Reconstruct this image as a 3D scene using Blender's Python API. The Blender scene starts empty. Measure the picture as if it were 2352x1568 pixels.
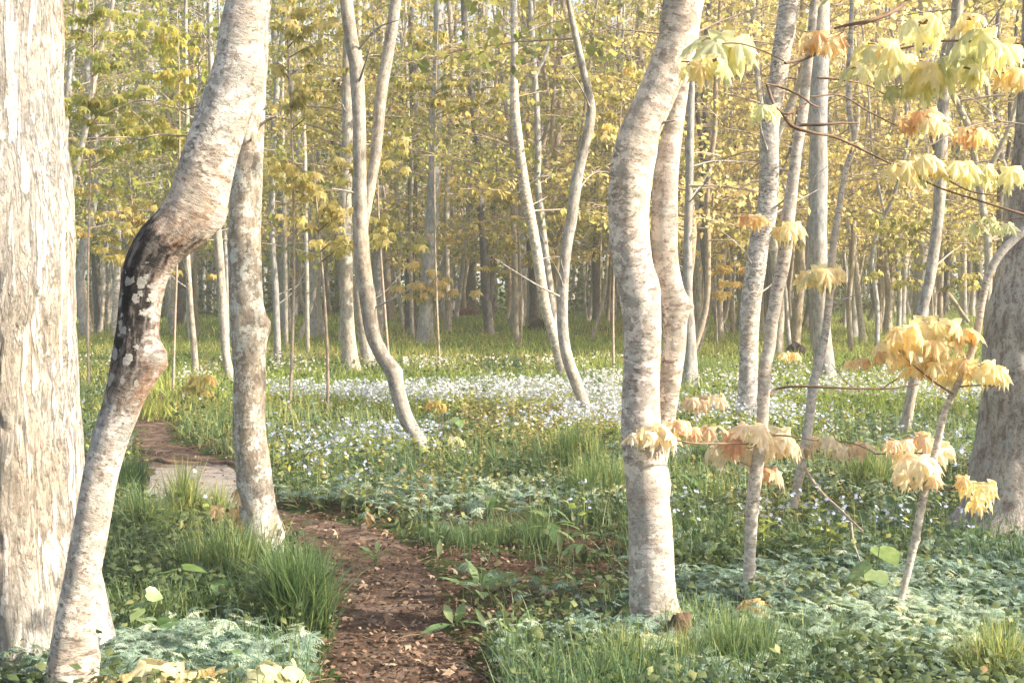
import bpy, math, random
import numpy as np
R_ = math.radians
scene = bpy.context.scene
COL = scene.collection
# ------------------------------------------------------------------ camera, light, exposure
CAMH, LENS, F, CX, CY, HOR = 1.5, 50.0, 3267.0, 1176.0, 784.0, 640.0
PITCH = math.atan((CY-HOR)/F)
cam = bpy.data.cameras.new('camera'); cam.lens = LENS; cam.sensor_width = 36; cam.clip_end = 2000; cam.clip_start = 0.05
co = bpy.data.objects.new('camera', cam); COL.objects.link(co)
co.location = (0, 0, CAMH); co.rotation_euler = (R_(90)-PITCH, 0, 0); scene.camera = co
SUN_EL, SUN_AZ = R_(34), R_(106)           # azimuth clockwise from +Y
w = bpy.data.worlds.new('World'); scene.world = w; w.use_nodes = True
nt = w.node_tree; bg = nt.nodes['Background']; sky = nt.nodes.new('ShaderNodeTexSky')
sky.sky_type = 'NISHITA'; sky.sun_disc = False; sky.sun_elevation = SUN_EL; sky.sun_rotation = SUN_AZ
sky.dust_density = 4.0; sky.air_density = 1.2
nt.links.new(sky.outputs[0], bg.inputs[0]); bg.inputs[1].default_value = 0.115
sl = bpy.data.lights.new('sun', 'SUN'); sl.energy = 5.0; sl.angle = R_(0.6); sl.color = (1.0, 0.87, 0.68)
so = bpy.data.objects.new('sun', sl); COL.objects.link(so)
so.rotation_euler = (R_(90)-SUN_EL, 0, math.pi-SUN_AZ)
scene.view_settings.view_transform = 'Standard'; scene.view_settings.look = 'None'
scene.view_settings.exposure = 1.34; scene.view_settings.gamma = 1
scene.cycles.max_bounces = 6; scene.cycles.diffuse_bounces = 3; scene.cycles.transmission_bounces = 3
scene.cycles.volume_bounces = 1

# ------------------------------------------------------------------ maths helpers
def gnd0(px, py):
    """ground point (flat) seen at picture position, used to take real positions off the photograph"""
    x = (px-CX)/F; u = -(py-CY)/F
    dy = math.cos(PITCH)+u*math.sin(PITCH); dz = -math.sin(PITCH)+u*math.cos(PITCH)
    t = -CAMH/dz
    return np.array([x*t, dy*t, 0.0])
def pl(px, py, Y):
    x = (px-CX)/F; u = -(py-CY)/F
    dy = math.cos(PITCH)+u*math.sin(PITCH); dz = -math.sin(PITCH)+u*math.cos(PITCH)
    t = Y/dy
    return np.array([x*t, Y, CAMH+dz*t])
def hash3(i, j, k, s=0):
    n = (i.astype(np.int64)*374761393 + j.astype(np.int64)*668265263 + k.astype(np.int64)*2147483647 + s*1274126177) & 0xffffffff
    n = ((n ^ (n >> 13))*1274126177) & 0xffffffff
    n = ((n ^ (n >> 16))*2246822519) & 0xffffffff
    return ((n ^ (n >> 15)) & 0xffffff)/float(0xffffff)
def noise(p, s=0):
    p = np.asarray(p, float); f = np.floor(p); u = p-f; u = u*u*(3-2*u); i, j, k = f[..., 0], f[..., 1], f[..., 2]
    r = 0
    for a in (0, 1):
        for b in (0, 1):
            for c in (0, 1):
                wt = (u[..., 0] if a else 1-u[..., 0])*(u[..., 1] if b else 1-u[..., 1])*(u[..., 2] if c else 1-u[..., 2])
                r = r+wt*hash3(i+a, j+b, k+c, s)
    return r*2-1
def fbm(p, o=3, s=0):
    p = np.asarray(p, float); r = 0; a = 1
    for q in range(o): r = r+a*noise(p*(2**q), s+q); a *= .5
    return r
def n2(x, y, sc, s=0, o=2):
    x = np.asarray(x, float); y = np.asarray(y, float)
    return fbm(np.stack([x*sc, y*sc, np.full_like(x, 3.3)], -1), o, s)
def hgt(x, y):
    x = np.asarray(x, float); y = np.asarray(y, float)
    d = np.hypot(x, y)
    return n2(x, y, .9, 11)*0.018 + n2(x, y, .22, 17)*0.05*np.clip((d-6)/10, 0, 1) + n2(x, y, .05, 5)*np.clip((d-22)/60, 0, 1)*.35
def gp(px, py):
    p = gnd0(px, py); p[2] = float(hgt(p[0], p[1])); return p
def rots(yaw, pitch, roll):
    cy, sy, cp, sp, cr, sr = np.cos(yaw), np.sin(yaw), np.cos(pitch), np.sin(pitch), np.cos(roll), np.sin(roll)
    z = np.zeros_like(cy); o = np.ones_like(cy)
    Rz = np.stack([cy, -sy, z, sy, cy, z, z, z, o], -1).reshape(-1, 3, 3)
    Ry = np.stack([cp, z, sp, z, o, z, -sp, z, cp], -1).reshape(-1, 3, 3)
    Rx = np.stack([o, z, z, z, cr, -sr, z, sr, cr], -1).reshape(-1, 3, 3)
    return Rz@Ry@Rx
def spline(pts, step):
    """Catmull-Rom through rows of pts, resampled at about `step`"""
    P = np.asarray(pts, float); n = len(P)
    if n == 2: P = np.array([P[0], (P[0]+P[1])/2, P[1]]); n = 3
    L = np.maximum(np.linalg.norm(np.diff(P[:, :3], axis=0), axis=1), 1e-6); s = np.concatenate([[0], np.cumsum(L)])
    T = np.zeros_like(P); T[1:-1] = (P[2:]-P[:-2])/(s[2:]-s[:-2])[:, None]; T[0] = (P[1]-P[0])/L[0]; T[-1] = (P[-1]-P[-2])/L[-1]
    m = max(3, int(s[-1]/step)+1); q = np.linspace(0, s[-1], m); k = np.clip(np.searchsorted(s, q, side='right')-1, 0, n-2)
    h = L[k]; u = (q-s[k])/h; h = h[:, None]; u = u[:, None]
    return (2*u**3-3*u**2+1)*P[k]+(u**3-2*u**2+u)*h*T[k]+(-2*u**3+3*u**2)*P[k+1]+(u**3-u**2)*h*T[k+1], q

class MB:
    def __init__(s): s.V = []; s.Fc = []; s.rn = []; s.bc = []; s.n = 0
    def add(s, V, faces, rnd=None, bc=None):
        V = np.asarray(V, float); faces = np.asarray(faces, np.int64)
        s.V.append(V); s.Fc.append(faces+s.n); s.n += len(V)
        s.rn.append(np.full(len(V), .5) if rnd is None else np.asarray(rnd, float)+np.zeros(len(V)))
        s.bc.append(V if bc is None else bc)
    def build(s, name, mats, parent=None, origin=None, smooth=True):
        V = np.concatenate(s.V)
        if origin is None: origin = np.array(parent['_o']) if parent is not None else np.zeros(3)
        me = bpy.data.meshes.new(name); me.vertices.add(len(V)); me.vertices.foreach_set('co', (V-origin).astype(np.float32).ravel())
        lp = np.concatenate([f.ravel() for f in s.Fc]); tot = np.concatenate([np.full(len(f), f.shape[1]) for f in s.Fc])
        me.loops.add(len(lp)); me.loops.foreach_set('vertex_index', lp.astype(np.int32))
        st = np.concatenate([[0], np.cumsum(tot)[:-1]])
        me.polygons.add(len(tot)); me.polygons.foreach_set('loop_start', st.astype(np.int32)); me.polygons.foreach_set('loop_total', tot.astype(np.int32))
        if smooth: me.polygons.foreach_set('use_smooth', np.ones(len(tot), bool))
        a = me.attributes.new('rnd', 'FLOAT', 'POINT'); a.data.foreach_set('value', np.concatenate(s.rn).astype(np.float32))
        a = me.attributes.new('bc', 'FLOAT_VECTOR', 'POINT'); a.data.foreach_set('vector', np.concatenate(s.bc).astype(np.float32).ravel())
        me.update(calc_edges=True)
        me.materials.append(mats)
        o = bpy.data.objects.new(name, me); COL.objects.link(o)
        if parent is not None: o.parent = parent
        else: o.location = origin
        return o
def tag(o, label=None, cat=None, group=None, kind=None):
    if label: o['label'] = label
    if cat: o['category'] = cat
    if group: o['group'] = group
    if kind: o['kind'] = kind
    return o
ALL = []
def empty(name, loc, label, cat, group=None):
    o = bpy.data.objects.new(name, None); COL.objects.link(o); o.location = loc; o.empty_display_size = .1
    o['_o'] = [float(v) for v in loc]; ALL.append(o)
    return tag(o, label, cat, group)

def tube(mb, pts, rad, step=.1, seg=10, disp=None, flare=0, flz=.14, lobes=5, seed=0, rnd=.5, cap=True, s0=0.0):
    """tapered tube; disp(bc) gives relative radius change; bc = straightened bark coordinates"""
    Q, s = spline(np.column_stack([pts, rad]), step)
    C = Q[:, :3]; r = np.maximum(Q[:, 3], .0008)
    T = np.gradient(C, axis=0); T /= np.linalg.norm(T, axis=1)[:, None]
    up = np.array([1., 0, 0]) if abs(T[0][0]) < .8 else np.array([0, 1., 0])
    N = np.zeros_like(C); v = up-T[0]*up.dot(T[0]); N[0] = v/np.linalg.norm(v)
    for i in range(1, len(C)):
        v = N[i-1]-T[i]*N[i-1].dot(T[i]); N[i] = v/np.linalg.norm(v)
    B = np.cross(T, N); a = np.linspace(0, 2*math.pi, seg, endpoint=False)
    ca, sa = np.cos(a), np.sin(a)
    rr = np.repeat(r[:, None], seg, 1)
    sg = s0+s
    bc = np.stack([rr*ca, rr*sa, np.repeat(sg[:, None], seg, 1)], -1); bc[..., 0] += (seed % 13)*7.31; bc[..., 1] += (seed % 17)*3.17
    if disp is not None: rr = rr*(1+disp(bc, a[None, :], sg[:, None], r[:, None]))
    if flare:
        hz = C[:, 2]-C[0, 2]
        e = np.exp(-np.maximum(hz, 0)/flz)[:, None]
        ph = np.random.RandomState(seed+5).rand()*6
        rr = rr*(1+flare*e*(1+.55*np.cos(lobes*a+ph)[None, :]+.3*np.cos(2*a+ph*2)[None, :]))
    V = C[:, None]+rr[..., None]*(N[:, None]*ca[None, :, None]+B[:, None]*sa[None, :, None])
    n = len(C); idx = np.arange(n*seg).reshape(n, seg); nx = np.roll(idx, -1, 1)
    Fq = np.stack([idx[:-1], nx[:-1], nx[1:], idx[1:]], -1).reshape(-1, 4)
    mb.add(V.reshape(-1, 3), Fq, rnd, bc.reshape(-1, 3))
    if cap:
        mb.add(np.vstack([V[-1], C[-1:]]), np.stack([np.arange(seg), (np.arange(seg)+1) % seg, np.full(seg, seg)], -1), rnd,
               np.vstack([bc[-1], bc[-1].mean(0)[None]]))
    return C

# ------------------------------------------------------------------ leaf templates (tip along +x, plane xy)
def maple_tpl(droop=.5, pleat=.10):
    half = [(0, 1.), (9, .70), (15, .74), (25, .45), (38, .68), (43, .64), (52, .92), (62, .6), (78, .38), (95, .5), (110, .6), (132, .3), (168, .1)]
    pts = [(a, r) for a, r in half]+[(-a, r) for a, r in half[::-1] if a > 0]
    V = [(0, 0, 0)]
    for a, r in pts: V.append((r*math.cos(R_(a))+.04, r*math.sin(R_(a)), 0))
    mid = [(0, 0, 0)]+[((x*.52), (y*.52), 0) for x, y, z in V[1:]]
    n = len(pts)
    V = np.array([V[0]]+[m for m in mid[1:]]+V[1:], float)
    r2 = V[:, 0]**2*.8+V[:, 1]**2*1.1
    ang = np.degrees(np.arctan2(V[:, 1], V[:, 0])); rr = np.hypot(V[:, 0], V[:, 1])
    V[:, 2] = -droop*r2+pleat*rr*np.cos(np.radians(ang*360/52))
    fan = [(0, 1+i, 1+(i+1) % n) for i in range(n)]
    q = []
    for i in range(n):
        j = (i+1) % n; q += [(1+i, 1+n+i, 1+n+j), (1+i, 1+n+j, 1+j)]
    return V, np.array(fan+q)
MAPLE = maple_tpl(); MAPLE_D = maple_tpl(.62, .15); MAPLE_D = (MAPLE_D[0]*np.array([1.08, .78, 1]), MAPLE_D[1])
def small_maple():
    half = [(0, 1.), (25, .45), (52, .85), (80, .4), (110, .5), (165, .12)]
    pts = half+[(-a, r) for a, r in half[::-1] if a > 0]
    V = np.array([(0, 0, 0)]+[(r*math.cos(R_(a)), r*math.sin(R_(a)), -.45*r*r) for a, r in pts]); n = len(pts)
    return V, np.array([(0, 1+i, 1+(i+1) % n) for i in range(n)])
SMAPLE = small_maple()
KITE = (np.array([(0, 0, 0), (.45, .42, -.12), (1, 0, -.35), (.45, -.42, -.12), (.35, 0, .05)]), np.array([(0, 4, 1), (1, 4, 2), (2, 4, 3), (3, 4, 0)]))
KITE2 = (np.array([(0, 0, 0), (.5, .45, -.1), (1, 0, -.3), (.5, -.45, -.1)]), np.array([(0, 1, 2), (0, 2, 3)]))
def blade_tpl(curve, wd=.02, seg=4):
    V = []; Fc = []
    for i in range(seg+1):
        t = i/seg; x = curve*t*t; z = t*(1-.25*curve*t); wv = wd*(1-t**1.6)*.5+.0006
        V += [(x, -wv, z), (x, wv, z)]
    for i in range(seg): Fc.append((2*i, 2*i+1, 2*i+3, 2*i+2))
    return np.array(V), np.array(Fc)
BLADES = [blade_tpl(c, wd) for c, wd in ((.05, .020), (.16, .018), (.34, .018), (.62, .022))]
def toothed_leaf(n=3, wd=.5):
    V = [(0, 0, 0)]; m = 5; top = []; bot = []
    for i in range(1, 2*m):
        t = i/(2*m); wv = wd*.5*math.sin(math.pi*t**.8)*(1. if i % 2 else .55)
        top.append((t, wv, -.25*t*t)); bot.append((t, -wv, -.25*t*t))
    pts = [(0, 0, 0)]+top+[(1, 0, -.25)]+bot[::-1]
    c = [(.45, 0, .02)]
    V = np.array(c+pts); k = len(pts)
    return V, np.array([(0, 1+i, 1+(i+1) % k) for i in range(k)])
TL = toothed_leaf()
def join(tpls):
    V = []; Fc = []; n = 0
    for v, f in tpls: V.append(v); Fc.append(f+n); n += len(v)
    return np.vstack(V), np.vstack(Fc)
def xf(t, yaw=0, pitch=0, roll=0, s=1, p=(0, 0, 0)):
    R = rots(np.array([yaw]), np.array([pitch]), np.array([roll]))[0]
    return t[0]@R.T*s+np.array(p), t[1]
def narrow(t, k): return t[0]*np.array([1, k, 1]), t[1]
# dissected woodland leaf: three leaflets with side lobes
ANEM = join([xf(narrow(KITE2, .42), R_(a), R_(10), 0, s) for a, s in ((0, 1), (22, .8), (-22, .8), (80, .9), (102, .7), (58, .75), (-80, .9), (-102, .7), (-58, .75))])
FERNY = join([xf(narrow(KITE2, .40), R_(sg*(62-22*t)), R_(6), 0, .46*(1-.62*t), (t*.85, 0, .03-.16*t*t)) for t in (.12, .3, .48, .66, .82) for sg in (1, -1)]+[xf(narrow(KITE2, .4), 0, R_(18), 0, .25, (.78, 0, -.07))])
TRIF = join([xf(FERNY, R_(a), 0, 0, q) for a, q in ((0, 1.), (62, .8), (-62, .8))])
ANEM_S = join([xf(narrow(KITE2, .7), R_(a), R_(8), 0, s) for a, s in ((0, 1), (75, .9), (-75, .9), (38, .7), (-38, .7))])
FLOWER = join([xf(narrow(KITE2, .95), R_(a), R_(-12), 0, 1) for a in range(0, 360, 72)])
LANCE = (np.array([(0, 0, 0), (.25, .1, .02), (.25, -.1, .02), (.55, .13, -.03), (.55, -.13, -.03), (.82, .07, -.14), (.82, -.07, -.14), (1, 0, -.25), (.25, 0, -.02), (.55, 0, -.07), (.82, 0, -.17)]),
         np.array([(0, 8, 1), (0, 2, 8), (1, 8, 9), (1, 9, 3), (8, 2, 4), (8, 4, 9), (3, 9, 10), (3, 10, 5), (9, 4, 6), (9, 6, 10), (5, 10, 7), (10, 6, 7)]))

def scatter(mb, tpl, P, yaw, pitch, roll, s, rnd):
    if len(P) == 0: return
    Rm = rots(yaw, pitch, roll); T, Fc = tpl
    V = np.einsum('nij,vj->nvi', Rm, T)*np.asarray(s)[:, None, None]+P[:, None]
    n, m = V.shape[:2]
    faces = (Fc[None]+(np.arange(n)*m)[:, None, None]).reshape(-1, Fc.shape[1])
    mb.add(V.reshape(-1, 3), faces, np.repeat(rnd, m))

# ------------------------------------------------------------------ materials
def mat(name):
    m = bpy.data.materials.new(name); m.use_nodes = True; n = m.node_tree
    return m, n, n.nodes['Principled BSDF']
def N(n, t, **k):
    x = n.nodes.new(t)
    for a, b in k.items():
        if a.startswith('i_'): x.inputs[a[2:]].default_value = b
        else: setattr(x, a, b)
    return x
def ramp(n, fac, stops, interp='LINEAR'):
    r = n.nodes.new('ShaderNodeValToRGB'); r.color_ramp.interpolation = interp
    e = r.color_ramp.elements
    while len(e) < len(stops): e.new(.5)
    for q, (p, c) in zip(e, stops): q.position = p; q.color = (c[0], c[1], c[2], 1) if isinstance(c, tuple) else (c, c, c, 1)
    n.links.new(fac, r.inputs[0]); return r.outputs[0]
def nz(n, vec, scale, sc=(1, 1, 1), detail=4, rough=.6, loc=(0, 0, 0), dist=0):
    mp = N(n, 'ShaderNodeMapping'); mp.inputs['Scale'].default_value = sc; mp.inputs['Location'].default_value = loc
    n.links.new(vec, mp.inputs[0]); t = N(n, 'ShaderNodeTexNoise'); t.inputs['Scale'].default_value = scale
    t.inputs['Detail'].default_value = detail; t.inputs['Roughness'].default_value = rough; t.inputs['Distortion'].default_value = dist
    n.links.new(mp.outputs[0], t.inputs['Vector']); return t.outputs[0]
def mixc(n, fac, a, b, mode='MIX'):
    m = N(n, 'ShaderNodeMix', data_type='RGBA', blend_type=mode)
    for i, v in ((0, fac), (6, a), (7, b)):
        if isinstance(v, (int, float)): m.inputs[i].default_value = v
        elif isinstance(v, tuple): m.inputs[i].default_value = (v[0], v[1], v[2], 1)
        else: n.links.new(v, m.inputs[i])
    return m.outputs[2]
def math_(n, op, a, b=0.0, clamp=False):
    m = N(n, 'ShaderNodeMath', operation=op, use_clamp=clamp)
    for i, v in enumerate((a, b)):
        if isinstance(v, (int, float)): m.inputs[i].default_value = v
        else: n.links.new(v, m.inputs[i])
    return m.outputs[0]
def bump(n, b, h, strength, dist=.01):
    x = N(n, 'ShaderNodeBump'); x.inputs['Strength'].default_value = strength; x.inputs['Distance'].default_value = dist
    n.links.new(h, x.inputs['Height']); n.links.new(x.outputs[0], b.inputs['Normal'])

def bark(name, light, mid, dark, kind='birch', lichen=.35, lic_col=(.42, .45, .36), bstr=.6, bd=.01, zones=None, bs=1.0):
    m, n, b = mat(name); at = N(n, 'ShaderNodeAttribute', attribute_name='bc').outputs['Vector']
    big = nz(n, at, 3.2*bs, (1, 1, .9), 5, .62, dist=.4)
    col = mixc(n, ramp(n, big, [(.40, 0.), (.60, 1.)]), light, mid)
    if kind == 'birch':
        pat = nz(n, at, 15*bs, (.85, .85, 1.35), 8, .66, (4, 4, 4), .2)
        f = ramp(n, pat, [(.49, 0.), (.515, 1.)])
        col = mixc(n, math_(n, 'MULTIPLY', f, .85), light, mid)
        col = mixc(n, math_(n, 'MULTIPLY', ramp(n, big, [(.5, 0.), (.62, 1.)]), .6), col, mid)
        len_ = nz(n, at, 34*bs, (.6, .6, 1.5), 7, .72, (9, 1, 2), .2)
        sep = N(n, 'ShaderNodeSeparateXYZ'); n.links.new(at, sep.inputs[0])
        reg = nz(n, at, 3.0*bs, (1, 1, 1), 2, .5, (2, 7, 5))
        thr = math_(n, 'ADD', len_, math_(n, 'MULTIPLY', math_(n, 'SUBTRACT', reg, .5), .35))
        col = mixc(n, ramp(n, thr, [(.56, 0.), (.62, .85)]), col, dark)
        h = math_(n, 'ADD', len_, math_(n, 'MULTIPLY', pat, .8))
    elif kind == 'plate':
        wv0 = nz(n, at, 15*bs, (1.1, 1.1, .17), 9, .66, (2, 2, 2), .45)
        wv = math_(n, 'ABSOLUTE', math_(n, 'SUBTRACT', wv0, .5))
        wv = math_(n, 'ADD', math_(n, 'MULTIPLY', wv, 2.2), .30)
        crack = ramp(n, wv, [(.31, 1.), (.36, .6), (.41, 0.)])
        wid = ramp(n, nz(n, at, 5, (1.2, 1.2, .5), 4, .6, (3, 9, 2)), [(.35, .35), (.6, 1.)])
        crack = math_(n, 'MULTIPLY', crack, wid)
        col = mixc(n, math_(n, 'MULTIPLY', ramp(n, nz(n, at, 34*bs, (1, 1, .35), 8, .75, (6, 6, 6)), [(.50, 0.), (.60, 1.)]), .45), col, mid)
        col = mixc(n, math_(n, 'MULTIPLY', crack, .85), col, dark)
        fine = nz(n, at, 60*bs, (1, 1, .5), 4, .7)
        col = mixc(n, math_(n, 'MULTIPLY', ramp(n, fine, [(.5, 0.), (.7, 1.)]), .4), col, mid)
        h = math_(n, 'ADD', ramp(n, wv, [(.36, 0.), (.5, 1.)]), math_(n, 'MULTIPLY', fine, .35))
    else:
        wv = nz(n, at, 24*bs, (1, 1, .35), 6, .66, (2, 2, 2), .5)
        col = mixc(n, math_(n, 'MULTIPLY', ramp(n, wv, [(.42, 1.), (.56, 0.)]), .7), col, dark)
        fine = nz(n, at, 70*bs, (1, 1, 1.2), 4, .7)
        col = mixc(n, math_(n, 'MULTIPLY', ramp(n, fine, [(.48, 0.), (.66, 1.)]), .5), col, mid)
        h = math_(n, 'ADD', wv, math_(n, 'MULTIPLY', fine, .4))
    lp = nz(n, at, 17*bs, (1, 1, .85), 9, .76, (7, 3, 1), .2)
    col = mixc(n, math_(n, 'MULTIPLY', ramp(n, lp, [(.51, 0.), (.535, 1.)]), lichen), col, lic_col)
    sm = nz(n, at, 42*bs, (1, 1, 1), 7, .78, (1, 8, 1))
    col = mixc(n, math_(n, 'MULTIPLY', ramp(n, sm, [(.54, 0.), (.58, 1.)]), .75*lichen+.2), col, dark)
    hs = nz(n, at, 1.6*bs, (1, 1, .6), 3, .6, (11, 5, 2))
    col = mixc(n, 1.0, col, ramp(n, hs, [(.33, (1.0, .93, .84)), (.5, (1., 1., 1.)), (.66, (.93, .96, 1.02))]), 'MULTIPLY')
    if zones: col = zones(n, at, col)
    n.links.new(col, b.inputs['Base Color']); b.inputs['Roughness'].default_value = .85; b.inputs['Specular IOR Level'].default_value = .25
    bump(n, b, h, bstr, bd)
    return m

def zone_lean(n, at, col):
    """charred, fungus-black collar with round lichen spots between 0.95 m and 1.9 m up the leaning birch, rusty edges"""
    sp = N(n, 'ShaderNodeSeparateXYZ'); n.links.new(at, sp.inputs[0]); z = sp.outputs[2]
    wob = nz(n, at, 7, (1, 1, .7), 5, .65, (3, 3, 3), .3)
    zz = math_(n, 'ADD', z, math_(n, 'MULTIPLY', math_(n, 'SUBTRACT', wob, .5), .42))
    rag = math_(n, 'SUBTRACT', nz(n, at, 34, (1, 1, .6), 7, .75, (1, 2, 3)), .5); zz = math_(n, 'ADD', zz, math_(n, 'MULTIPLY', rag, .45))
    lo = ramp(n, math_(n, 'DIVIDE', zz, 3.0), [(0., 0.), (ZB0/3-.05, 0.), (ZB0/3+.03, 1.), (ZB1/3-.012, 1.), (ZB1/3+.012, 0.)])
    # black on the side facing left of the picture
    sx = math_(n, 'SUBTRACT', math_(n, 'ADD', math_(n, 'ADD', sp.outputs[0], math_(n, 'MULTIPLY', rag, .16)), math_(n, 'MULTIPLY', wob, .10)), SX0)
    side = ramp(n, math_(n, 'MULTIPLY', sx, 3.0), [(0., 1.), (.52, 1.), (.70, 0.)])
    coll = ramp(n, math_(n, 'DIVIDE', zz, 3.0), [(ZC0/3-.012, 0.), (ZC0/3+.008, 1.), (ZC1/3-.01, 1.), (ZC1/3+.03, 0.)])
    side2 = ramp(n, math_(n, 'MULTIPLY', sx, 3.0), [(0., 1.), (.60, 1.), (.70, 0.)])
    msk = math_(n, 'MAXIMUM', math_(n, 'MULTIPLY', lo, side), math_(n, 'MULTIPLY', coll, side2))
    vo = N(n, 'ShaderNodeTexVoronoi', feature='F1'); vo.inputs['Scale'].default_value = 27; vo.inputs['Randomness'].default_value = 1
    mp = N(n, 'ShaderNodeMapping'); mp.inputs['Scale'].default_value = (1, 1, .75); n.links.new(at, mp.inputs[0])
    mxv = N(n, 'ShaderNodeVectorMath', operation='ADD'); n.links.new(mp.outputs[0], mxv.inputs[0])
    nn = nz(n, at, 20, (1, 1, 1), 4, .7, (5, 5, 1)); vm = N(n, 'ShaderNodeVectorMath', operation='SCALE'); n.links.new(nn, vm.inputs[0]); vm.inputs['Scale'].default_value = .06
    n.links.new(vm.outputs[0], mxv.inputs[1]); n.links.new(mxv.outputs[0], vo.inputs['Vector'])
    thr = nz(n, at, 5, (1, 1, 1), 2, .5, (8, 8, 8))
    spot = ramp(n, math_(n, 'SUBTRACT', math_(n, 'MULTIPLY', thr, .90), vo.outputs['Distance']), [(.02, 0.), (.06, 1.)])
    spot = math_(n, 'MULTIPLY', spot, math_(n, 'SUBTRACT', 1.0, math_(n, 'MULTIPLY', coll, .9)))
    blk = mixc(n, spot, ramp(n, nz(n, at, 40, (1, 1, .3), 6, .7), [(.38, (.012, .011, .012)), (.52, (.035, .03, .03)), (.62, (.17, .15, .135))]), (.33, .325, .305))
    rust = ramp(n, math_(n, 'DIVIDE', zz, 3.0), [(ZB0/3-.02, 0.), (ZB0/3+.02, 1.), (ZC1/3+.0, 1.), (ZC1/3+.10, 0.)])
    col = mixc(n, math_(n, 'MULTIPLY', rust, ramp(n, nz(n, at, 9, (1, 1, .4), 5, .65, (6, 1, 9)), [(.4, 0.), (.62, .75)])), col, (.36, .19, .10))
    return mixc(n, msk, col, blk)
ZB0, ZB1, ZC0, ZC1, SX0 = 1.18, 1.75, 1.62, 1.80, (102 % 13)*7.31-.10

def leafmat(name, stops, trans=.6, rough=.55, tr_boost=1.6, spec=.3):
    m, n, b = mat(name)
    f = N(n, 'ShaderNodeAttribute', attribute_name='rnd').outputs['Fac']
    c = ramp(n, f, stops)
    pz = nz(n, N(n, 'ShaderNodeNewGeometry').outputs['Position'], 26, detail=2)
    c = mixc(n, 1.0, c, ramp(n, pz, [(.35, (.8, .82, .8)), (.65, (1.15, 1.12, 1.1))]), 'MULTIPLY')
    n.links.new(c, b.inputs['Base Color']); b.inputs['Roughness'].default_value = rough; b.inputs['Specular IOR Level'].default_value = spec
    t = N(n, 'ShaderNodeBsdfTranslucent'); cc = mixc(n, 1.0, c, (tr_boost, tr_boost, tr_boost*.75), 'MULTIPLY'); n.links.new(cc, t.inputs[0])
    mx = N(n, 'ShaderNodeMixShader'); mx.inputs[0].default_value = trans
    n.links.new(b.outputs[0], mx.inputs[1]); n.links.new(t.outputs[0], mx.inputs[2]); n.links.new(mx.outputs[0], n.nodes['Material Output'].inputs[0])
    return m

MT = {}
MT['old'] = bark('shaggy_bark', (.86, .84, .81), (.58, .55, .52), (.19, .145, .11), 'plate', .42, (.46, .45, .39), .9, .03)
MT['lean'] = bark('leaning_birch_bark', (.74, .67, .60), (.38, .33, .29), (.13, .10, .08), 'birch', .6, (.34, .35, .32), .7, .012, zone_lean)
MT['lichen'] = bark('lichened_bark', (.52, .45, .36), (.33, .29, .245), (.17, .14, .11), 'smooth', .8, (.66, .66, .60), .7, .01)
MT['birch'] = bark('birch_bark', (.76, .68, .61), (.37, .32, .28), (.17, .125, .10), 'birch', .5, (.38, .39, .36), .6, .01)
MT['birch2'] = bark('peeling_birch_bark', (.72, .66, .61), (.30, .27, .25), (.07, .055, .05), 'birch', .2, (.42, .42, .38), .7, .01, bs=1.3)
MT['sapling'] = bark('sapling_bark', (.62, .56, .50), (.38, .34, .30), (.15, .12, .10), 'birch', .3, (.45, .46, .42), .5, .006, bs=1.6)
MT['grey'] = bark('grey_bark', (.50, .48, .46), (.34, .33, .33), (.15, .14, .14), 'smooth', .35, (.42, .44, .43), .7, .012)
MT['pale'] = bark('pale_bark', (.56, .51, .45), (.36, .32, .28), (.16, .13, .11), 'smooth', .4, (.52, .53, .48), .6, .01)
MT['dark'] = bark('dark_bark', (.19, .17, .16), (.13, .12, .12), (.06, .055, .055), 'smooth', .35, (.26, .27, .26), .8, .015)
MT['tan'] = bark('tan_bark', (.45, .37, .28), (.34, .28, .22), (.16, .12, .09), 'smooth', .25, (.42, .40, .34), .7, .012)
MT['bigright'] = bark('blotched_grey_bark', (.62, .54, .46), (.38, .33, .29), (.12, .085, .07), 'smooth', .5, (.50, .49, .45), .8, .02)
MT['twig'] = bark('twig_bark', (.30, .20, .14), (.22, .15, .11), (.10, .07, .05), 'smooth', .1, (.3, .28, .25), .4, .003, bs=3)
MT['twigp'] = bark('pale_twig_bark', (.55, .45, .38), (.40, .33, .27), (.20, .15, .11), 'smooth', .1, (.4, .38, .35), .4, .003, bs=3)
G = (.10, .15, .025); YG = (.30, .31, .045); Y = (.48, .42, .08); GO = (.46, .29, .06); OR = (.42, .17, .05)
MT['lf_green'] = leafmat('green_leaves', [(0, (.10, .14, .045)), (.35, (.21, .25, .07)), (.7, (.38, .37, .12)), (1, (.52, .42, .15))])
MT['lf_mix'] = leafmat('olive_gold_leaves', [(0, (.06, .095, .04)), (.3, (.21, .23, .085)), (.65, (.50, .43, .19)), (.9, (.60, .44, .20)), (1, (.50, .30, .14))])
MT['lf_yel'] = leafmat('yellow_leaves', [(0, (.13, .15, .055)), (.3, (.40, .36, .15)), (.7, (.72, .60, .33)), (.92, (.70, .51, .27)), (1, (.56, .33, .16))])
MT['mp_gold'] = leafmat('golden_maple_leaves', [(0, (.76, .70, .50)), (.4, (.78, .66, .43)), (.75, (.72, .52, .31)), (1, (.60, .36, .20))], .45, .4)
MT['mp_peach'] = leafmat('peach_maple_leaves', [(0, (.76, .70, .60)), (.4, (.74, .62, .50)), (.75, (.68, .48, .35)), (1, (.54, .30, .19))], .42, .4)
MT['mp_green'] = leafmat('pale_green_maple_leaves', [(0, (.50, .52, .38)), (.4, (.66, .65, .46)), (.75, (.80, .74, .50)), (1, (.80, .64, .35))], .5, .4)
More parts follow.
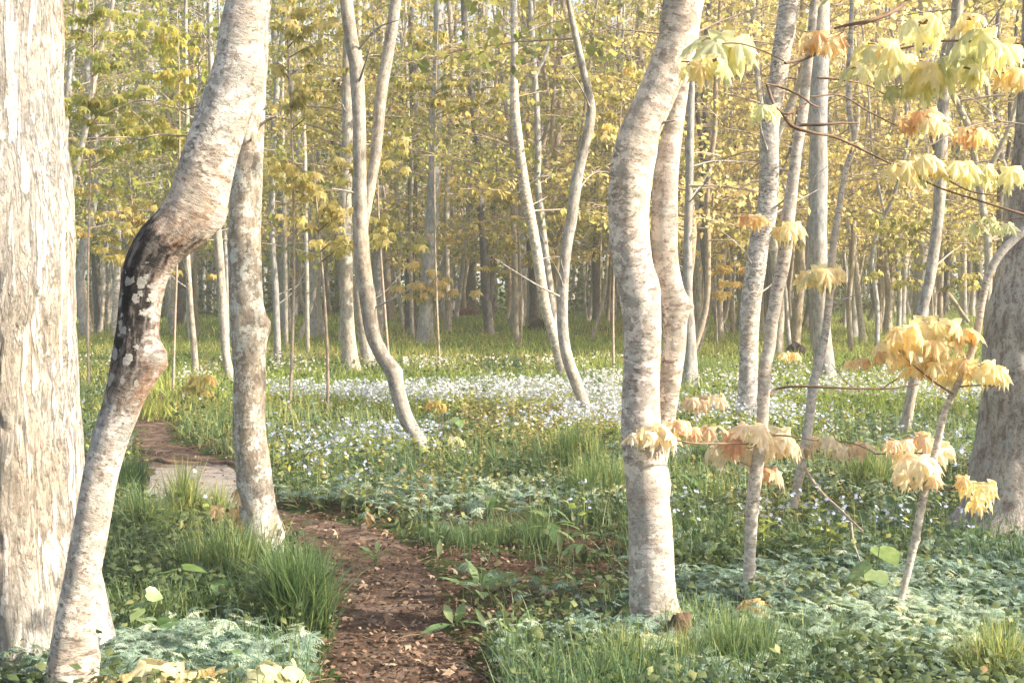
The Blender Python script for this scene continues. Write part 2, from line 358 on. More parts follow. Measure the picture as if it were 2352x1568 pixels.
MT['grass'] = leafmat('grass_blades', [(0, (.045, .095, .06)), (.45, (.12, .20, .10)), (.75, (.25, .32, .13)), (1, (.56, .54, .23))], .35, .5)
MT['grassy'] = leafmat('sunlit_short_grass', [(0, (.11, .18, .04)), (.5, (.28, .36, .09)), (.8, (.46, .46, .14)), (1, (.50, .38, .18))], .35, .5)
MT['anem'] = leafmat('bluegreen_leaf_mat', [(0, (.05, .10, .08)), (.4, (.18, .28, .235)), (.8, (.42, .52, .44)), (1, (.66, .68, .52))], .3, .45)
MT['herb'] = leafmat('herb_leaves', [(0, (.04, .07, .035)), (.5, (.12, .165, .075)), (.85, (.28, .30, .13)), (1, (.42, .28, .15))], .35, .5)
MT['broad'] = leafmat('broad_green_leaves', [(0, (.10, .19, .09)), (.6, (.19, .30, .14)), (1, (.34, .42, .22))], .4, .35)
MT['flower'] = leafmat('pale_petals', [(0, (.50, .56, .78)), (.5, (.66, .69, .80)), (1, (.78, .75, .70))], .3, .6, 1.0)
MT['seed'] = leafmat('dry_seedheads', [(0, (.20, .17, .06)), (.6, (.34, .28, .11)), (1, (.50, .43, .20))], .3, .6)
MT['litter'] = leafmat('dead_leaves', [(0, (.045, .028, .021)), (.4, (.12, .072, .05)), (.75, (.23, .155, .11)), (1, (.46, .36, .28))], .1, .7, spec=.2)

# ------------------------------------------------------------------ the ground and the path
PATH = [(930, 1720, .34), (930, 1620, .32), (925, 1540, .31), (905, 1450, .29), (890, 1370, .27), (870, 1300, .29), (800, 1240, .30), (690, 1205, .32), (570, 1185, .33),
        (475, 1150, .38), (450, 1100, .38), (430, 1058, .33), (375, 1020, .22), (350, 985, .19), (352, 940, .19), (362, 900, .18), (400, 860, .12)]
pp = np.array([list(gnd0(a, b)[:2])+[c] for a, b, c in PATH]); pq, _ = spline(np.column_stack([pp[:, 0], pp[:, 1], np.zeros(len(pp)), pp[:, 2]]), .06); PX = pq[:, [0, 1, 3]]
def pathd(x, y):
    """distance outside the path's edge (negative on the path)"""
    x = np.atleast_1d(x); y = np.atleast_1d(y); out = np.full(len(x), 9.)
    near = np.where((y < 22) & (np.abs(x) < 9))[0]
    for c in np.array_split(near, max(1, len(near)//20000+1)):
        if len(c): out[c] = (np.hypot(x[c, None]-PX[None, :, 0], y[c, None]-PX[None, :, 1])-PX[None, :, 2]).min(1)
    return out+n2(x, y, 3.5, 41)*.06
def ground():
    ys = np.concatenate([np.linspace(-60, 1.5, 24), np.linspace(1.6, 22, 300), 22+np.cumsum(np.linspace(.1, 12, 70))])
    n = 220; mb = MB(); t = np.linspace(-1, 1, n); xs = np.sign(t)*(np.abs(t)*9+np.abs(t)**6*350)
    X, Yg = np.meshgrid(xs, ys); Z = hgt(X, Yg)
    Z += np.where(np.hypot(X, Yg) < 25, .008*n2(X, Yg, 9, 3), 0)
    pdv = pathd(X.ravel(), Yg.ravel()).reshape(X.shape); Z -= .03*np.clip((.12-pdv)/.2, 0, 1)
    V = np.stack([X, Yg, Z], -1).reshape(-1, 3); idx = np.arange(len(V)).reshape(len(ys), n)
    mb.add(V, np.stack([idx[:-1, :-1], idx[:-1, 1:], idx[1:, 1:], idx[1:, :-1]], -1).reshape(-1, 4), np.clip(pdv.ravel()*2.5+.5, 0, 1))
    m, nn, b = mat('woodland_soil'); g = N(nn, 'ShaderNodeNewGeometry').outputs['Position']
    a = nz(nn, g, 14, detail=8, rough=.7); soil = ramp(nn, a, [(.3, (.035, .020, .014)), (.5, (.085, .048, .032)), (.68, (.17, .105, .07))])
    moss = ramp(nn, nz(nn, g, 30, detail=6, rough=.7), [(.3, (.020, .040, .012)), (.6, (.06, .10, .025)), (.8, (.14, .16, .045))])
    far = ramp(nn, nz(nn, g, .9, detail=8, rough=.65), [(.35, (.05, .09, .02)), (.52, (.10, .15, .03)), (.68, (.16, .12, .05))])
    sp = N(nn, 'ShaderNodeSeparateXYZ'); nn.links.new(g, sp.inputs[0])
    farf = ramp(nn, math_(nn, 'DIVIDE', sp.outputs[1], 60.), [(.2, 0.), (.4, 1.)])
    c = mixc(nn, ramp(nn, nz(nn, g, 2.2, detail=5), [(.42, 0.), (.58, 1.)]), soil, moss)
    c = mixc(nn, farf, c, far)
    nn.links.new(c, b.inputs['Base Color']); b.inputs['Roughness'].default_value = .95; b.inputs['Specular IOR Level'].default_value = .15
    bump(nn, b, a, .8, .03)
    tag(mb.build('ground', m), kind='structure')
def path():
    mb = MB(); n = len(PX); T = np.gradient(PX[:, :2], axis=0); T /= np.linalg.norm(T, axis=1)[:, None]; Nn = np.stack([-T[:, 1], T[:, 0]], -1)
    k = 25; u = np.linspace(-1, 1, k)
    wob = 1+.16*n2(np.arange(n)*.21, np.zeros(n), 1, 8)[:, None]*np.abs(u)[None]
    wob = wob*(1+.10*n2(np.arange(n)[:, None]*.5+np.zeros((n, k)), np.sign(u)[None]*5+np.zeros((n, k)), 1, 18))
    XY = PX[:, None, :2]+Nn[:, None]*(u[None, :, None]*PX[:, 2][:, None, None]*wob[..., None])
    Z = hgt(XY[..., 0], XY[..., 1])+.007*n2(XY[..., 0], XY[..., 1], 9, 3)-.03+.010+.012*n2(XY[..., 0], XY[..., 1], 6, 77)*(1-u**2)[None]
    Z -= (np.abs(u) > .97)[None]*.03
    V = np.concatenate([XY, Z[..., None]], -1).reshape(-1, 3); idx = np.arange(n*k).reshape(n, k)
    mb.add(V, np.stack([idx[:-1, :-1], idx[:-1, 1:], idx[1:, 1:], idx[1:, :-1]], -1).reshape(-1, 4))
    m, nn, b = mat('trodden_path_soil'); g = N(nn, 'ShaderNodeNewGeometry').outputs['Position']
    a = nz(nn, g, 16, (1, 1.6, 1), 9, .75); f = nz(nn, g, 4, (1, 1.5, 1), 5, .6, (3, 1, 0))
    c = ramp(nn, a, [(.3, (.035, .023, .017)), (.5, (.095, .064, .048)), (.7, (.22, .165, .135))])
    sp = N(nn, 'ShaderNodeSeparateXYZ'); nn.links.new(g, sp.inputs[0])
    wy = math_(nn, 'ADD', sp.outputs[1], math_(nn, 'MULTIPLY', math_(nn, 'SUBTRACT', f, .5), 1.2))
    sun_patch = ramp(nn, math_(nn, 'DIVIDE', wy, 20.), [(9.2/20, 0.), (9.5/20, 1.), (11.3/20, 1.), (11.6/20, 0.)])  # sunlight on this stretch of path is painted into the soil colour
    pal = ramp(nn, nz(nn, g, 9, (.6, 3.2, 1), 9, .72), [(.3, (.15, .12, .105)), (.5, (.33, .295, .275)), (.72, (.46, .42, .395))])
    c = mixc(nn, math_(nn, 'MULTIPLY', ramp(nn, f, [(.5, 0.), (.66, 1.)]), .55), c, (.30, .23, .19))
    c = mixc(nn, sun_patch, c, pal)
    nn.links.new(c, b.inputs['Base Color']); b.inputs['Roughness'].default_value = .95; b.inputs['Specular IOR Level'].default_value = .1
    bump(nn, b, a, .9, .02)
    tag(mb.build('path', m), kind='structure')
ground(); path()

# ------------------------------------------------------------------ crowns
def crown_mesh(axis, zlo, zhi, R, nbr, nleaf, size, rng, tpl=None, limbs=None, leaves=None, bias=0.0, r0=.02, az0=None, azw=math.pi):
    tpl = tpl or KITE2
    zs = rng.uniform(zlo, zhi, nbr)
    for z in zs:
        c = axis(z); az = rng.uniform(0, 2*math.pi) if az0 is None else az0+rng.uniform(-azw, azw)
        f = (z-zlo)/max(.1, zhi-zlo); L = R*rng.uniform(.45, 1.)*(1-.45*f)
        el = rng.uniform(.0, .45)+.35*f; d = np.array([math.cos(az), math.sin(az), 0]); side = np.array([-d[1], d[0], 0])
        def pt(t):
            t = np.asarray(t)[..., None]
            return c+d*L*t*math.cos(el)+np.array([0, 0, 1])*(L*t*math.sin(el)-.22*L*t*t)+side*(.12*L*np.sin(t*3+az))
        if limbs is not None:
            tt = np.linspace(0, .95, 5); tube(limbs, pt(tt), np.interp(tt, [0, 1], [r0*L/R, .004]), L/4, 5, rnd=rng.rand(), cap=False, seed=int(z*10) % 7)
            for q in range(6):
                t0 = rng.uniform(.25, .8); a = pt(np.array([t0]))[0]; dd = (d*.6+side*rng.choice([-1, 1])*.8)*L*.35*(1.1-t0)+np.array([0, 0, rng.uniform(-.1, .1)])
                tube(limbs, np.array([a, a+dd*.5+[0, 0, .03], a+dd]), [r0*.4*L/R, r0*.25*L/R, .003], L*.2, 4, cap=False, rnd=.5)
        k = int(nleaf*(L/R)**1.3/nbr*1.6)
        nc = max(2, k//9); tc = rng.uniform(.15, 1.05, nc); lat = rng.normal(0, .26, nc)*L*(.35+.65*(1-np.abs(tc-.6)))
        cc = pt(tc)+side*lat[:, None]+np.array([0, 0, 1])*rng.normal(-.02, .05, nc)[:, None]*(1+L*.2)
        ci = rng.randint(0, nc, k); P = cc[ci]+rng.normal(0, 1, (k, 3))*np.array([.15, .15, .045])*(1+.15*L)
        hue = np.clip(rng.uniform(0, 1)*.45+rng.rand(nc)[ci]*.3+rng.rand(k)*.35+bias-.05, 0, 1)
        scatter(leaves, tpl, P, rng.uniform(0, 6.3, k), rng.uniform(-.1, 1.3, k), rng.uniform(-.7, .7, k), size*rng.uniform(.6, 1.25, k)*rng.uniform(.7, 1.35, nc)[ci], hue)

def axisfn(C):
    zz = C[:, 2]; o = np.argsort(zz)
    return lambda z: np.array([np.interp(z, zz[o], C[o, 0]), np.interp(z, zz[o], C[o, 1]), z])

# ------------------------------------------------------------------ catalogue of trees
def stem_points(pts, base, Y, H, rng, depthlean=0.0):
    """pts: (px,py,width) from the top of the picture down; base (px,py)"""
    P = []; Rr = []
    k = Y/F
    for px, py, wd in pts:
        q = pl(px, py, Y); P.append(q); Rr.append(wd*k/2)
    P = P[::-1]; Rr = Rr[::-1]
    b = gp(*base); b[1] = Y; b[2] -= .06
    if P[0][2]-b[2] > .02: P = [b]+P; Rr = [Rr[0]*1.03]+Rr
    P = np.array(P); Rr = list(Rr)
    top = P[-1]
    if H > top[2]+.3:
        dr = P[-1]-P[-2]; dr /= np.linalg.norm(dr); cur = top.copy(); ext = []; st = max(.5, (H-top[2])/6); r = Rr[-1]; n = 6
        for i in range(n):
            dr = dr*.75+np.array([rng.uniform(-.12, .12), rng.uniform(-.12, .12), 1])*.3; dr /= np.linalg.norm(dr)
            cur = cur+dr*(H-top[2])/n; ext.append(cur.copy()); Rr.append(r*(1-.85*(i+1)/n))
        P = np.vstack([P, ext])
    z0 = P[0][2]
    P[:, 1] += depthlean*(P[:, 2]-z0)
    return P, np.array(Rr)
def ringd(level, seed, amp=.05):
    def f(bc, a, s, r):
        o = amp*fbm(np.stack([bc[..., 0]*9, bc[..., 1]*9, bc[..., 2]*3.2], -1), 3, seed)
        if level == 9:
            q = 1-np.abs(noise(np.stack([bc[..., 0]*17, bc[..., 1]*17, bc[..., 2]*2.6], -1)+.35*fbm(bc*9, 2, seed+3)[..., None], seed+7))
            o = o-.085*np.clip((q-.78)/.22, 0, 1)**1.5*(.4+.6*np.clip(noise(bc*2.2, seed+8)+.5, 0, 1))
        o = o+amp*.9*fbm(np.stack([np.cos(a)*.6+0*s, np.sin(a)*.6+0*s, s*2.2+0*a], -1), 2, seed+50)
        return o
    return f
seedc = [100]; BASES = []
def tree(name, label, pts, base, bark_, leaf='lf_mix', crown=(4., 8., 1.6, 14, 1200, .10), H=9, stems=(), group=None, cat='tree', flare=.35, amp=.05, bias=0, seg=None, step=None, tpl=None, extra=None, knots=(), Yd=None, lob=5):
    seedc[0] += 1; sd = seedc[0]; rng = np.random.RandomState(sd)
    b = gp(*base); Y = b[1] if Yd is None else Yd
    root = empty(name, (b[0], Y, b[2]), label, cat, group)
    dist = Y; seg = seg or (64 if dist < 9 else 28 if dist < 20 else 14 if dist < 35 else 9)
    step = step or (.025 if dist < 9 else .07 if dist < 20 else .16 if dist < 35 else .4)
    P, Rr = stem_points(pts, base, Y, H, rng)
    mb = MB(); C = tube(mb, P, Rr, step, seg, ringd(9 if bark_ == 'old' else 0, sd, amp), flare, .10+Rr[0]*.7, lob, sd)
    for kx, ky, kr, kd in knots:      # swellings and burls grown on the trunk
        q = pl(kx, ky, Y); V = mb.V[0]; dv = V-q; d2 = np.linalg.norm(dv, axis=1); kk = kr*Y/F
        ax = C[np.argmin(np.abs(C[:, 2]-q[2]))]; out = q-ax; out[2] = 0; nn_ = np.linalg.norm(out)
        out = out/nn_ if nn_ > 1e-3 else np.array([0, -1., 0])
        V += out[None]*(kd*Y/F)*np.exp(-(d2/kk)**2)[:, None]*(1+.35*noise(V*40, sd))[:, None]
    mb.build('trunk', MT[bark_], root); BASES.append((C[3, 0], C[3, 1], Rr[0]))
    if dist < 32 and name not in ('birch_sapling', 'blotched_old_tree', 'old_tree', 'leaning_birch'):
        ax_ = axisfn(C)
        for q in range(3 if dist < 9 else 5):
            zz = rng.uniform(1.0, min(1.5+dist*.2, C[:, 2].max()*.7)); a0 = ax_(zz); an = rng.uniform(-2.6, 1.0) if rng.rand() < .7 else rng.uniform(0, 6.3)
            r_ = np.interp(zz, C[:, 2], np.interp(np.arange(len(C)), [0, len(C)-1], [Rr[0], Rr[-1]])) if False else Rr[0]*.5
            L_ = rng.uniform(.05, .14) if dist < 9 else rng.uniform(.2, 1.0); dv_ = np.array([math.cos(an), math.sin(an), rng.uniform(.15, .8)])
            kk_ = rng.normal(0, .12, 3)*L_; st_ = MB()
            tube(st_, np.array([a0, a0+dv_*(r_+L_*.5), a0+dv_*(r_+L_)+kk_]), [.011 if dist > 9 else .009, .008, .003], .05, 7, ringd(0, q, .1), seed=q)
            st_.build('dead_twig', MT[bark_], root)
    for st in stems:
        pts2 = st['pts']; P2 = np.array([pl(px, py, Y+st.get('dy', 0)) for px, py, wd in pts2])[::-1]; R2 = np.array([wd*Y/F/2 for px, py, wd in pts2])[::-1]
        if st.get('H'):
            top = P2[-1]; dr = P2[-1]-P2[-2]; dr /= np.linalg.norm(dr); n = 5; ext = []; cur = top.copy(); e = []
            for i in range(n):
                dr = dr*.75+np.array([rng.uniform(-.1, .1), rng.uniform(-.1, .1), 1])*.3; dr /= np.linalg.norm(dr); cur = cur+dr*(st['H']-top[2])/n; ext.append(cur.copy()); e.append(R2[-1]*(1-.85*(i+1)/n))
            P2 = np.vstack([P2, ext]); R2 = np.concatenate([R2, e])
        m2 = MB(); C2 = tube(m2, P2, R2, step, max(8, int(seg*st.get('sg', .8))), ringd(0, sd+9, amp), 0, seed=sd+3)
        for kx, ky, kr, kd in st.get('knots', ()):
            q = pl(kx, ky, Y+st.get('dy', 0)); V = m2.V[0]; d2 = np.linalg.norm(V-q, axis=1)
            V += np.array([kd*Y/F, -kd*Y/F*.4, 0])[None]*np.exp(-(d2/(kr*Y/F))**2)[:, None]*(1+.35*noise(V*40, sd))[:, None]
        m2.build(st.get('name', 'stem'), MT[st.get('bark', bark_)], root)
    if crown:
        zlo, zhi, R, nbr, nl, size = crown; lv = MB(); lm = MB()
        az = dict(az0=math.pi/2, azw=2.0) if dist > 12 else {}
        crown_mesh(axisfn(C), zlo, min(zhi, C[:, 2].max()-.1), R, nbr, nl, size, rng, tpl, lm, lv, bias, r0=max(.012, Rr[0]*.25), **az)
        lm.build('branches', MT['twigp' if bark_ not in ('dark', 'tan') else 'twig'], root); lv.build('crown', MT[leaf], root, smooth=False)
    root['_c'] = 1
    return root, C

def twigs(lines, parent, Y, name='branch', m='twig', w=6, dys=None):
    mb = MB()
    for li, ln in enumerate(lines):
        k = len(ln); Yl = Y if dys is None else dys[li]
        P = np.array([pl(q[0], q[1], Yl[i] if hasattr(Yl, '__len__') else Yl+.03*math.sin(i*1.7+li)) for i, q in enumerate(ln)])
        wd = [q[2] if len(q) > 2 else w*(1-.6*i/max(1, k-1)) for i, q in enumerate(ln)]
        tube(mb, P, np.array(wd)*Y/F/2, .02, 8, ringd(0, li, .12), seed=li)
    return mb.build(name, MT[m], parent)
def cluster(mb, tw, node, size, rng, n=5, spread=1.0, hue=(0, 1), tpl=None, down=(.62, 1.38)):
    size = size*.86; n = n+1; down = (down[0]-.12, down[1]+.05)
    """young maple leaves hanging tent-like round a bud"""
    yaw = np.arange(n)*6.283/n+rng.uniform(0, 6.28)+rng.normal(0, .25, n)
    pit = rng.uniform(down[0], down[1], n)
    d = np.stack([np.cos(yaw), np.sin(yaw), np.zeros(n)], -1)
    P = node+d*size*.62*spread*rng.uniform(.4, 1.2, n)[:, None]+np.array([0, 0, 1])*rng.uniform(-.10, .22, n)[:, None]*size
    scatter(mb, tpl or MAPLE_D, P, yaw, pit, rng.normal(0, .25, n), size*rng.uniform(.75, 1.1, n), np.clip(rng.uniform(hue[0], hue[1], n), 0, 1))
    if tw is not None:
        for p in P: tube(tw, np.array([node, (node+p)/2+[0, 0, size*.08], p]), [.0022, .0016, .0014], .03, 5, cap=False)
def spray(parent, spots, Y, mname, seed, name='leaf_spray', twig_m='twigp', size=1.0, n=5):
    """spots: (px,py,leafsize_px,hue_lo,hue_hi[,dy])"""
    rng = np.random.RandomState(seed); lv = MB(); tw = MB()
    for sp in spots:
        px, py, sz, h0, h1 = sp[:5]; y = Y+(sp[5] if len(sp) > 5 else rng.uniform(-.12, .12))
        cluster(lv, tw, pl(px, py, y), sz*y/F*size, rng, n if sz > 30 else 4, 1.0, (h0, h1))
    o = lv.build(name, MT[mname], parent); t = tw.build('leaf_stalks', MT[twig_m], o, origin=np.array(parent['_o'])); return o

# ------------------------------------------------------------------ the near trees
HI = (4.8, 9.0, 2.4, 16, 1000, .12)
old, _ = tree('old_tree', 'massive old tree with shaggy deeply furrowed white bark at the left edge of the picture',
    [(5, -60, 262), (5, 150, 268), (12, 330, 280), (18, 500, 298), (20, 784, 298), (24, 1000, 305), (26, 1150, 310), (30, 1350, 330), (28, 1440, 325)], (24, 1512), 'old', 'lf_green', (5.5, 9.5, 2.8, 14, 900, .12), 11, flare=.5, amp=.035, seg=260, step=.016, lob=6)
lean, LC = tree('leaning_birch', 'crooked birch leaning right over the old tree foot, its bark blackened with round lichen spots',
    [(585, -70, 92), (571, 0, 97), (557, 75, 104), (549, 150, 112), (519, 250, 116), (486, 350, 122), (450, 450, 124), (412, 515, 118), (366, 562, 112), (336, 620, 104), (324, 680, 96), (316, 750, 95), (311, 800, 100), (302, 860, 100), (281, 930, 88), (256, 1000, 84), (230, 1100, 80), (202, 1250, 82), (184, 1350, 80), (164, 1450, 82), (158, 1530, 92), (160, 1580, 100)], (162, 1632),
    'lean', 'lf_green', HI, 9, flare=.5, amp=.045, seg=110, step=.014, knots=[(392, 815, 30, 50), (370, 850, 40, 20), (236, 1150, 16, 8), (604, 175, 34, 14), (470, 500, 70, 22), (230, 1500, 60, 25)], lob=4)
litree, _ = tree('lichened_tree', 'upright tree spotted with grey lichen standing beside the path behind the leaning birch',
    [(600, -40, 54), (590, 60, 58), (580, 200, 62), (573, 300, 66), (565, 450, 70), (562, 600, 74), (566, 700, 76), (571, 760, 82), (573, 850, 73), (573, 1000, 76), (580, 1050, 79), (590, 1150, 84), (597, 1200, 88), (600, 1245, 92)], (600, 1288),
    'lichen', 'lf_mix', HI, 9, flare=.22, amp=.04, knots=[(612, 745, 26, 10), (636, 1220, 30, 8)])
tree('double_birch', 'thick white two-stemmed birch bowed to the left, standing in grass right of the path',
    [(1586, -60, 90), (1571, 0, 92), (1553, 100, 86), (1520, 190, 86), (1493, 250, 88), (1470, 300, 92), (1458, 350, 100), (1449, 400, 100), (1444, 500, 92), (1452, 600, 93), (1463, 650, 93), (1472, 700, 92), (1477, 783, 86), (1472, 900, 86), (1474, 1000, 92), (1484, 1080, 98), (1489, 1150, 98), (1494, 1200, 102), (1498, 1300, 104), (1503, 1400, 104)], (1508, 1452),
    'birch', 'lf_mix', HI, 9, flare=.20, amp=.035, seg=96, step=.018, knots=[(1560, 100, 40, 10), (1505, 655, 30, 6), (1535, 1110, 30, 8), (1560, 1440, 40, 20)],
    stems=[dict(name='second_stem', pts=[(1590, -60, 24), (1582, 60, 30), (1566, 190, 36), (1550, 280, 44), (1533, 380, 56), (1527, 480, 62), (1529, 600, 60), (1548, 700, 58), (1550, 784, 54), (1542, 860, 50), (1530, 950, 46), (1514, 1040, 46), (1498, 1120, 40)], dy=.09, H=7.5, knots=[(1576, 700, 22, 16)])])
tree('peeling_birch', 'straight birch with dark peeling bark growing close beside a thinner pale stem right of centre',
    [(1820, -60, 44), (1813, 0, 46), (1806, 50, 44), (1798, 100, 42), (1788, 175, 42), (1768, 300, 42), (1767, 400, 45), (1759, 500, 46), (1745, 550, 46), (1735, 625, 48), (1724, 700, 47), (1720, 780, 44), (1718, 884, 43), (1712, 960, 44)], (1712, 985),
    'birch2', 'lf_yel', (6, 9.5, 2., 12, 600, .12), 10, flare=.2, amp=.04, knots=[(1806, 82, 16, 8)])
sapA, _ = tree('birch_sapling', 'slender pale sapling whose lower stem shows below the hanging peach leaves',
    [(1885, -50, 18), (1872, 0, 19), (1862, 100, 20), (1852, 180, 22), (1844, 260, 24), (1833, 325, 25), (1820, 425, 27), (1810, 500, 30), (1800, 600, 31), (1784, 675, 30), (1772, 740, 29), (1766, 800, 29), (1758, 834, 30), (1753, 934, 28), (1749, 1000, 28), (1738, 1080, 30), (1728, 1158, 30), (1723, 1258, 27), (1720, 1340, 27)], (1719, 1392),
    'sapling', 'lf_yel', (4.2, 6, 1.1, 9, 260, .10), 6, flare=.12, amp=.06, seg=40, step=.015, knots=[(1738, 1302, 7, 5), (1778, 712, 12, 6)])
sapB, _ = tree('birch_sapling', 'slender grey-white sapling leaning right, with a long snapped twig hanging from its bend',
    [(1966, -40, 9), (1958, 0, 10), (1953, 125, 11), (1950, 250, 12), (1963, 320, 13), (1943, 390, 13), (1928, 475, 15), (1913, 575, 17), (1905, 680, 18), (1896, 760, 18), (1884, 820, 19), (1868, 884, 21), (1856, 984, 22), (1846, 1040, 22), (1838, 1084, 22), (1826, 1144, 20)], (1813, 1222),
    'sapling', 'lf_yel', (4.6, 6.5, 1.2, 8, 300, .10), 7, flare=.1, amp=.06, seg=32, step=.02)
sapC, _ = tree('birch_sapling', 'thin knotty sapling at lower right, curving up and away to the right edge',
    [(2420, 470, 18), (2352, 530, 20), (2300, 580, 20), (2272, 630, 19), (2256, 690, 18), (2242, 770, 18), (2216, 850, 17), (2186, 910, 17), (2168, 950, 18), (2153, 1019, 18), (2133, 1094, 19), (2118, 1154, 20), (2103, 1234, 19), (2086, 1309, 17), (2070, 1374, 16)], (2056, 1436),
    'sapling', 'lf_yel', (3.2, 5, 1.1, 8, 260, .10), 5, flare=.1, amp=.07, seg=32, step=.016, knots=[(2108, 1240, 6, 5), (2084, 1320, 6, 4), (2120, 1150, 8, 4)])
tree('grey_tree', 'smooth blue-grey straight trunk rising behind the leaning sapling right of the birches',
    [(1887, -50, 42), (1885, 0, 42), (1883, 150, 41), (1880, 300, 41), (1879, 450, 42), (1878, 590, 43), (1882, 700, 44), (1887, 780, 44), (1893, 840, 44)], (1896, 886), 'grey', 'lf_yel', (6.5, 12, 2.6, 14, 900, .13), 12, flare=.3)
tree('blotched_old_tree', 'broad dark blotched trunk with spreading foot at the right edge of the picture',
    [(2395, -60, 80), (2383, 200, 90), (2372, 400, 100), (2372, 520, 120), (2370, 600, 150), (2364, 700, 176), (2362, 784, 188), (2360, 900, 198), (2356, 1009, 208), (2352, 1084, 216), (2350, 1150, 240), (2352, 1200, 300)], (2352, 1246),
    'bigright', 'lf_yel', (6, 11, 3., 14, 800, .12), 11, flare=.22, amp=.05, seg=100, step=.025, lob=6, knots=[(2215, 1215, 40, 25)])

# ------------------------------------------------------------------ trees of the middle distance
MC = (3.6, 8.5, 2.2, 16, 1400, .085)
tree('forked_tree', 'forked pale tree with S-shaped leaning foot in the meadow left of centre',
    [(793, -50, 29.1), (795, 0, 29.1), (805, 80, 30.2), (817, 150, 32.5), (823, 230, 31.4), (826, 350, 30.2), (827, 440, 29.1), (828, 520, 33.6), (832, 600, 38.1), (842, 675, 37.0), (858, 770, 34.7), (880, 820, 34.7), (900, 850, 35.8), (915, 905, 35.8), (932, 960, 35.8), (955, 1000, 33.6), (972, 1030, 38.1)], (980, 1050), 'pale', 'lf_mix', (4.0, 8, 2.2, 14, 1200, .10), 9, flare=.1, knots=[(818, 150, 18, 5), (915, 850, 18, 8), (848, 680, 16, 6)],
    stems=[dict(name='second_stem', pts=[(918, -50, 24), (909, 0, 25), (901, 60, 27), (886, 150, 27), (874, 225, 27), (868, 300, 27), (860, 375, 26), (848, 440, 25), (838, 500, 24), (832, 560, 20)], dy=.03, H=8.5)])
tree('pale_tree', 'slim upright pale trunk at the left of the triple group behind the forked tree',
    [(796, 60, 14.4), (797, 185, 24.0), (798, 350, 27.6), (793, 450, 28.8), (795, 600, 30.0), (796, 700, 31.2), (801, 784, 33.6)], (809, 852), 'pale', 'lf_mix', MC, 9)
tree('pale_tree', 'short pinkish trunk squeezed between the slim pale trunk and the leaning forked foot',
    [(820, 520, 23.0), (823, 650, 26.4), (829, 720, 27.6), (838, 780, 29.9)], (848, 842), 'pale', 'lf_mix', MC, 9)
tree('tan_tree', 'brownish trunk standing just right behind the fork of the forked tree',
    [(868, -50, 22), (870, 60, 24), (866, 200, 20), (863, 475, 21), (862, 600, 21), (860, 680, 22)], (862, 748), 'tan', 'lf_mix', MC, 11)
tree('tan_tree', 'rough brown trunk with a widening foot to the right of the forked tree',
    [(884, 300, 14), (885, 500, 17), (888, 625, 19), (895, 700, 22)], (898, 738), 'tan', 'lf_mix', MC, 11)
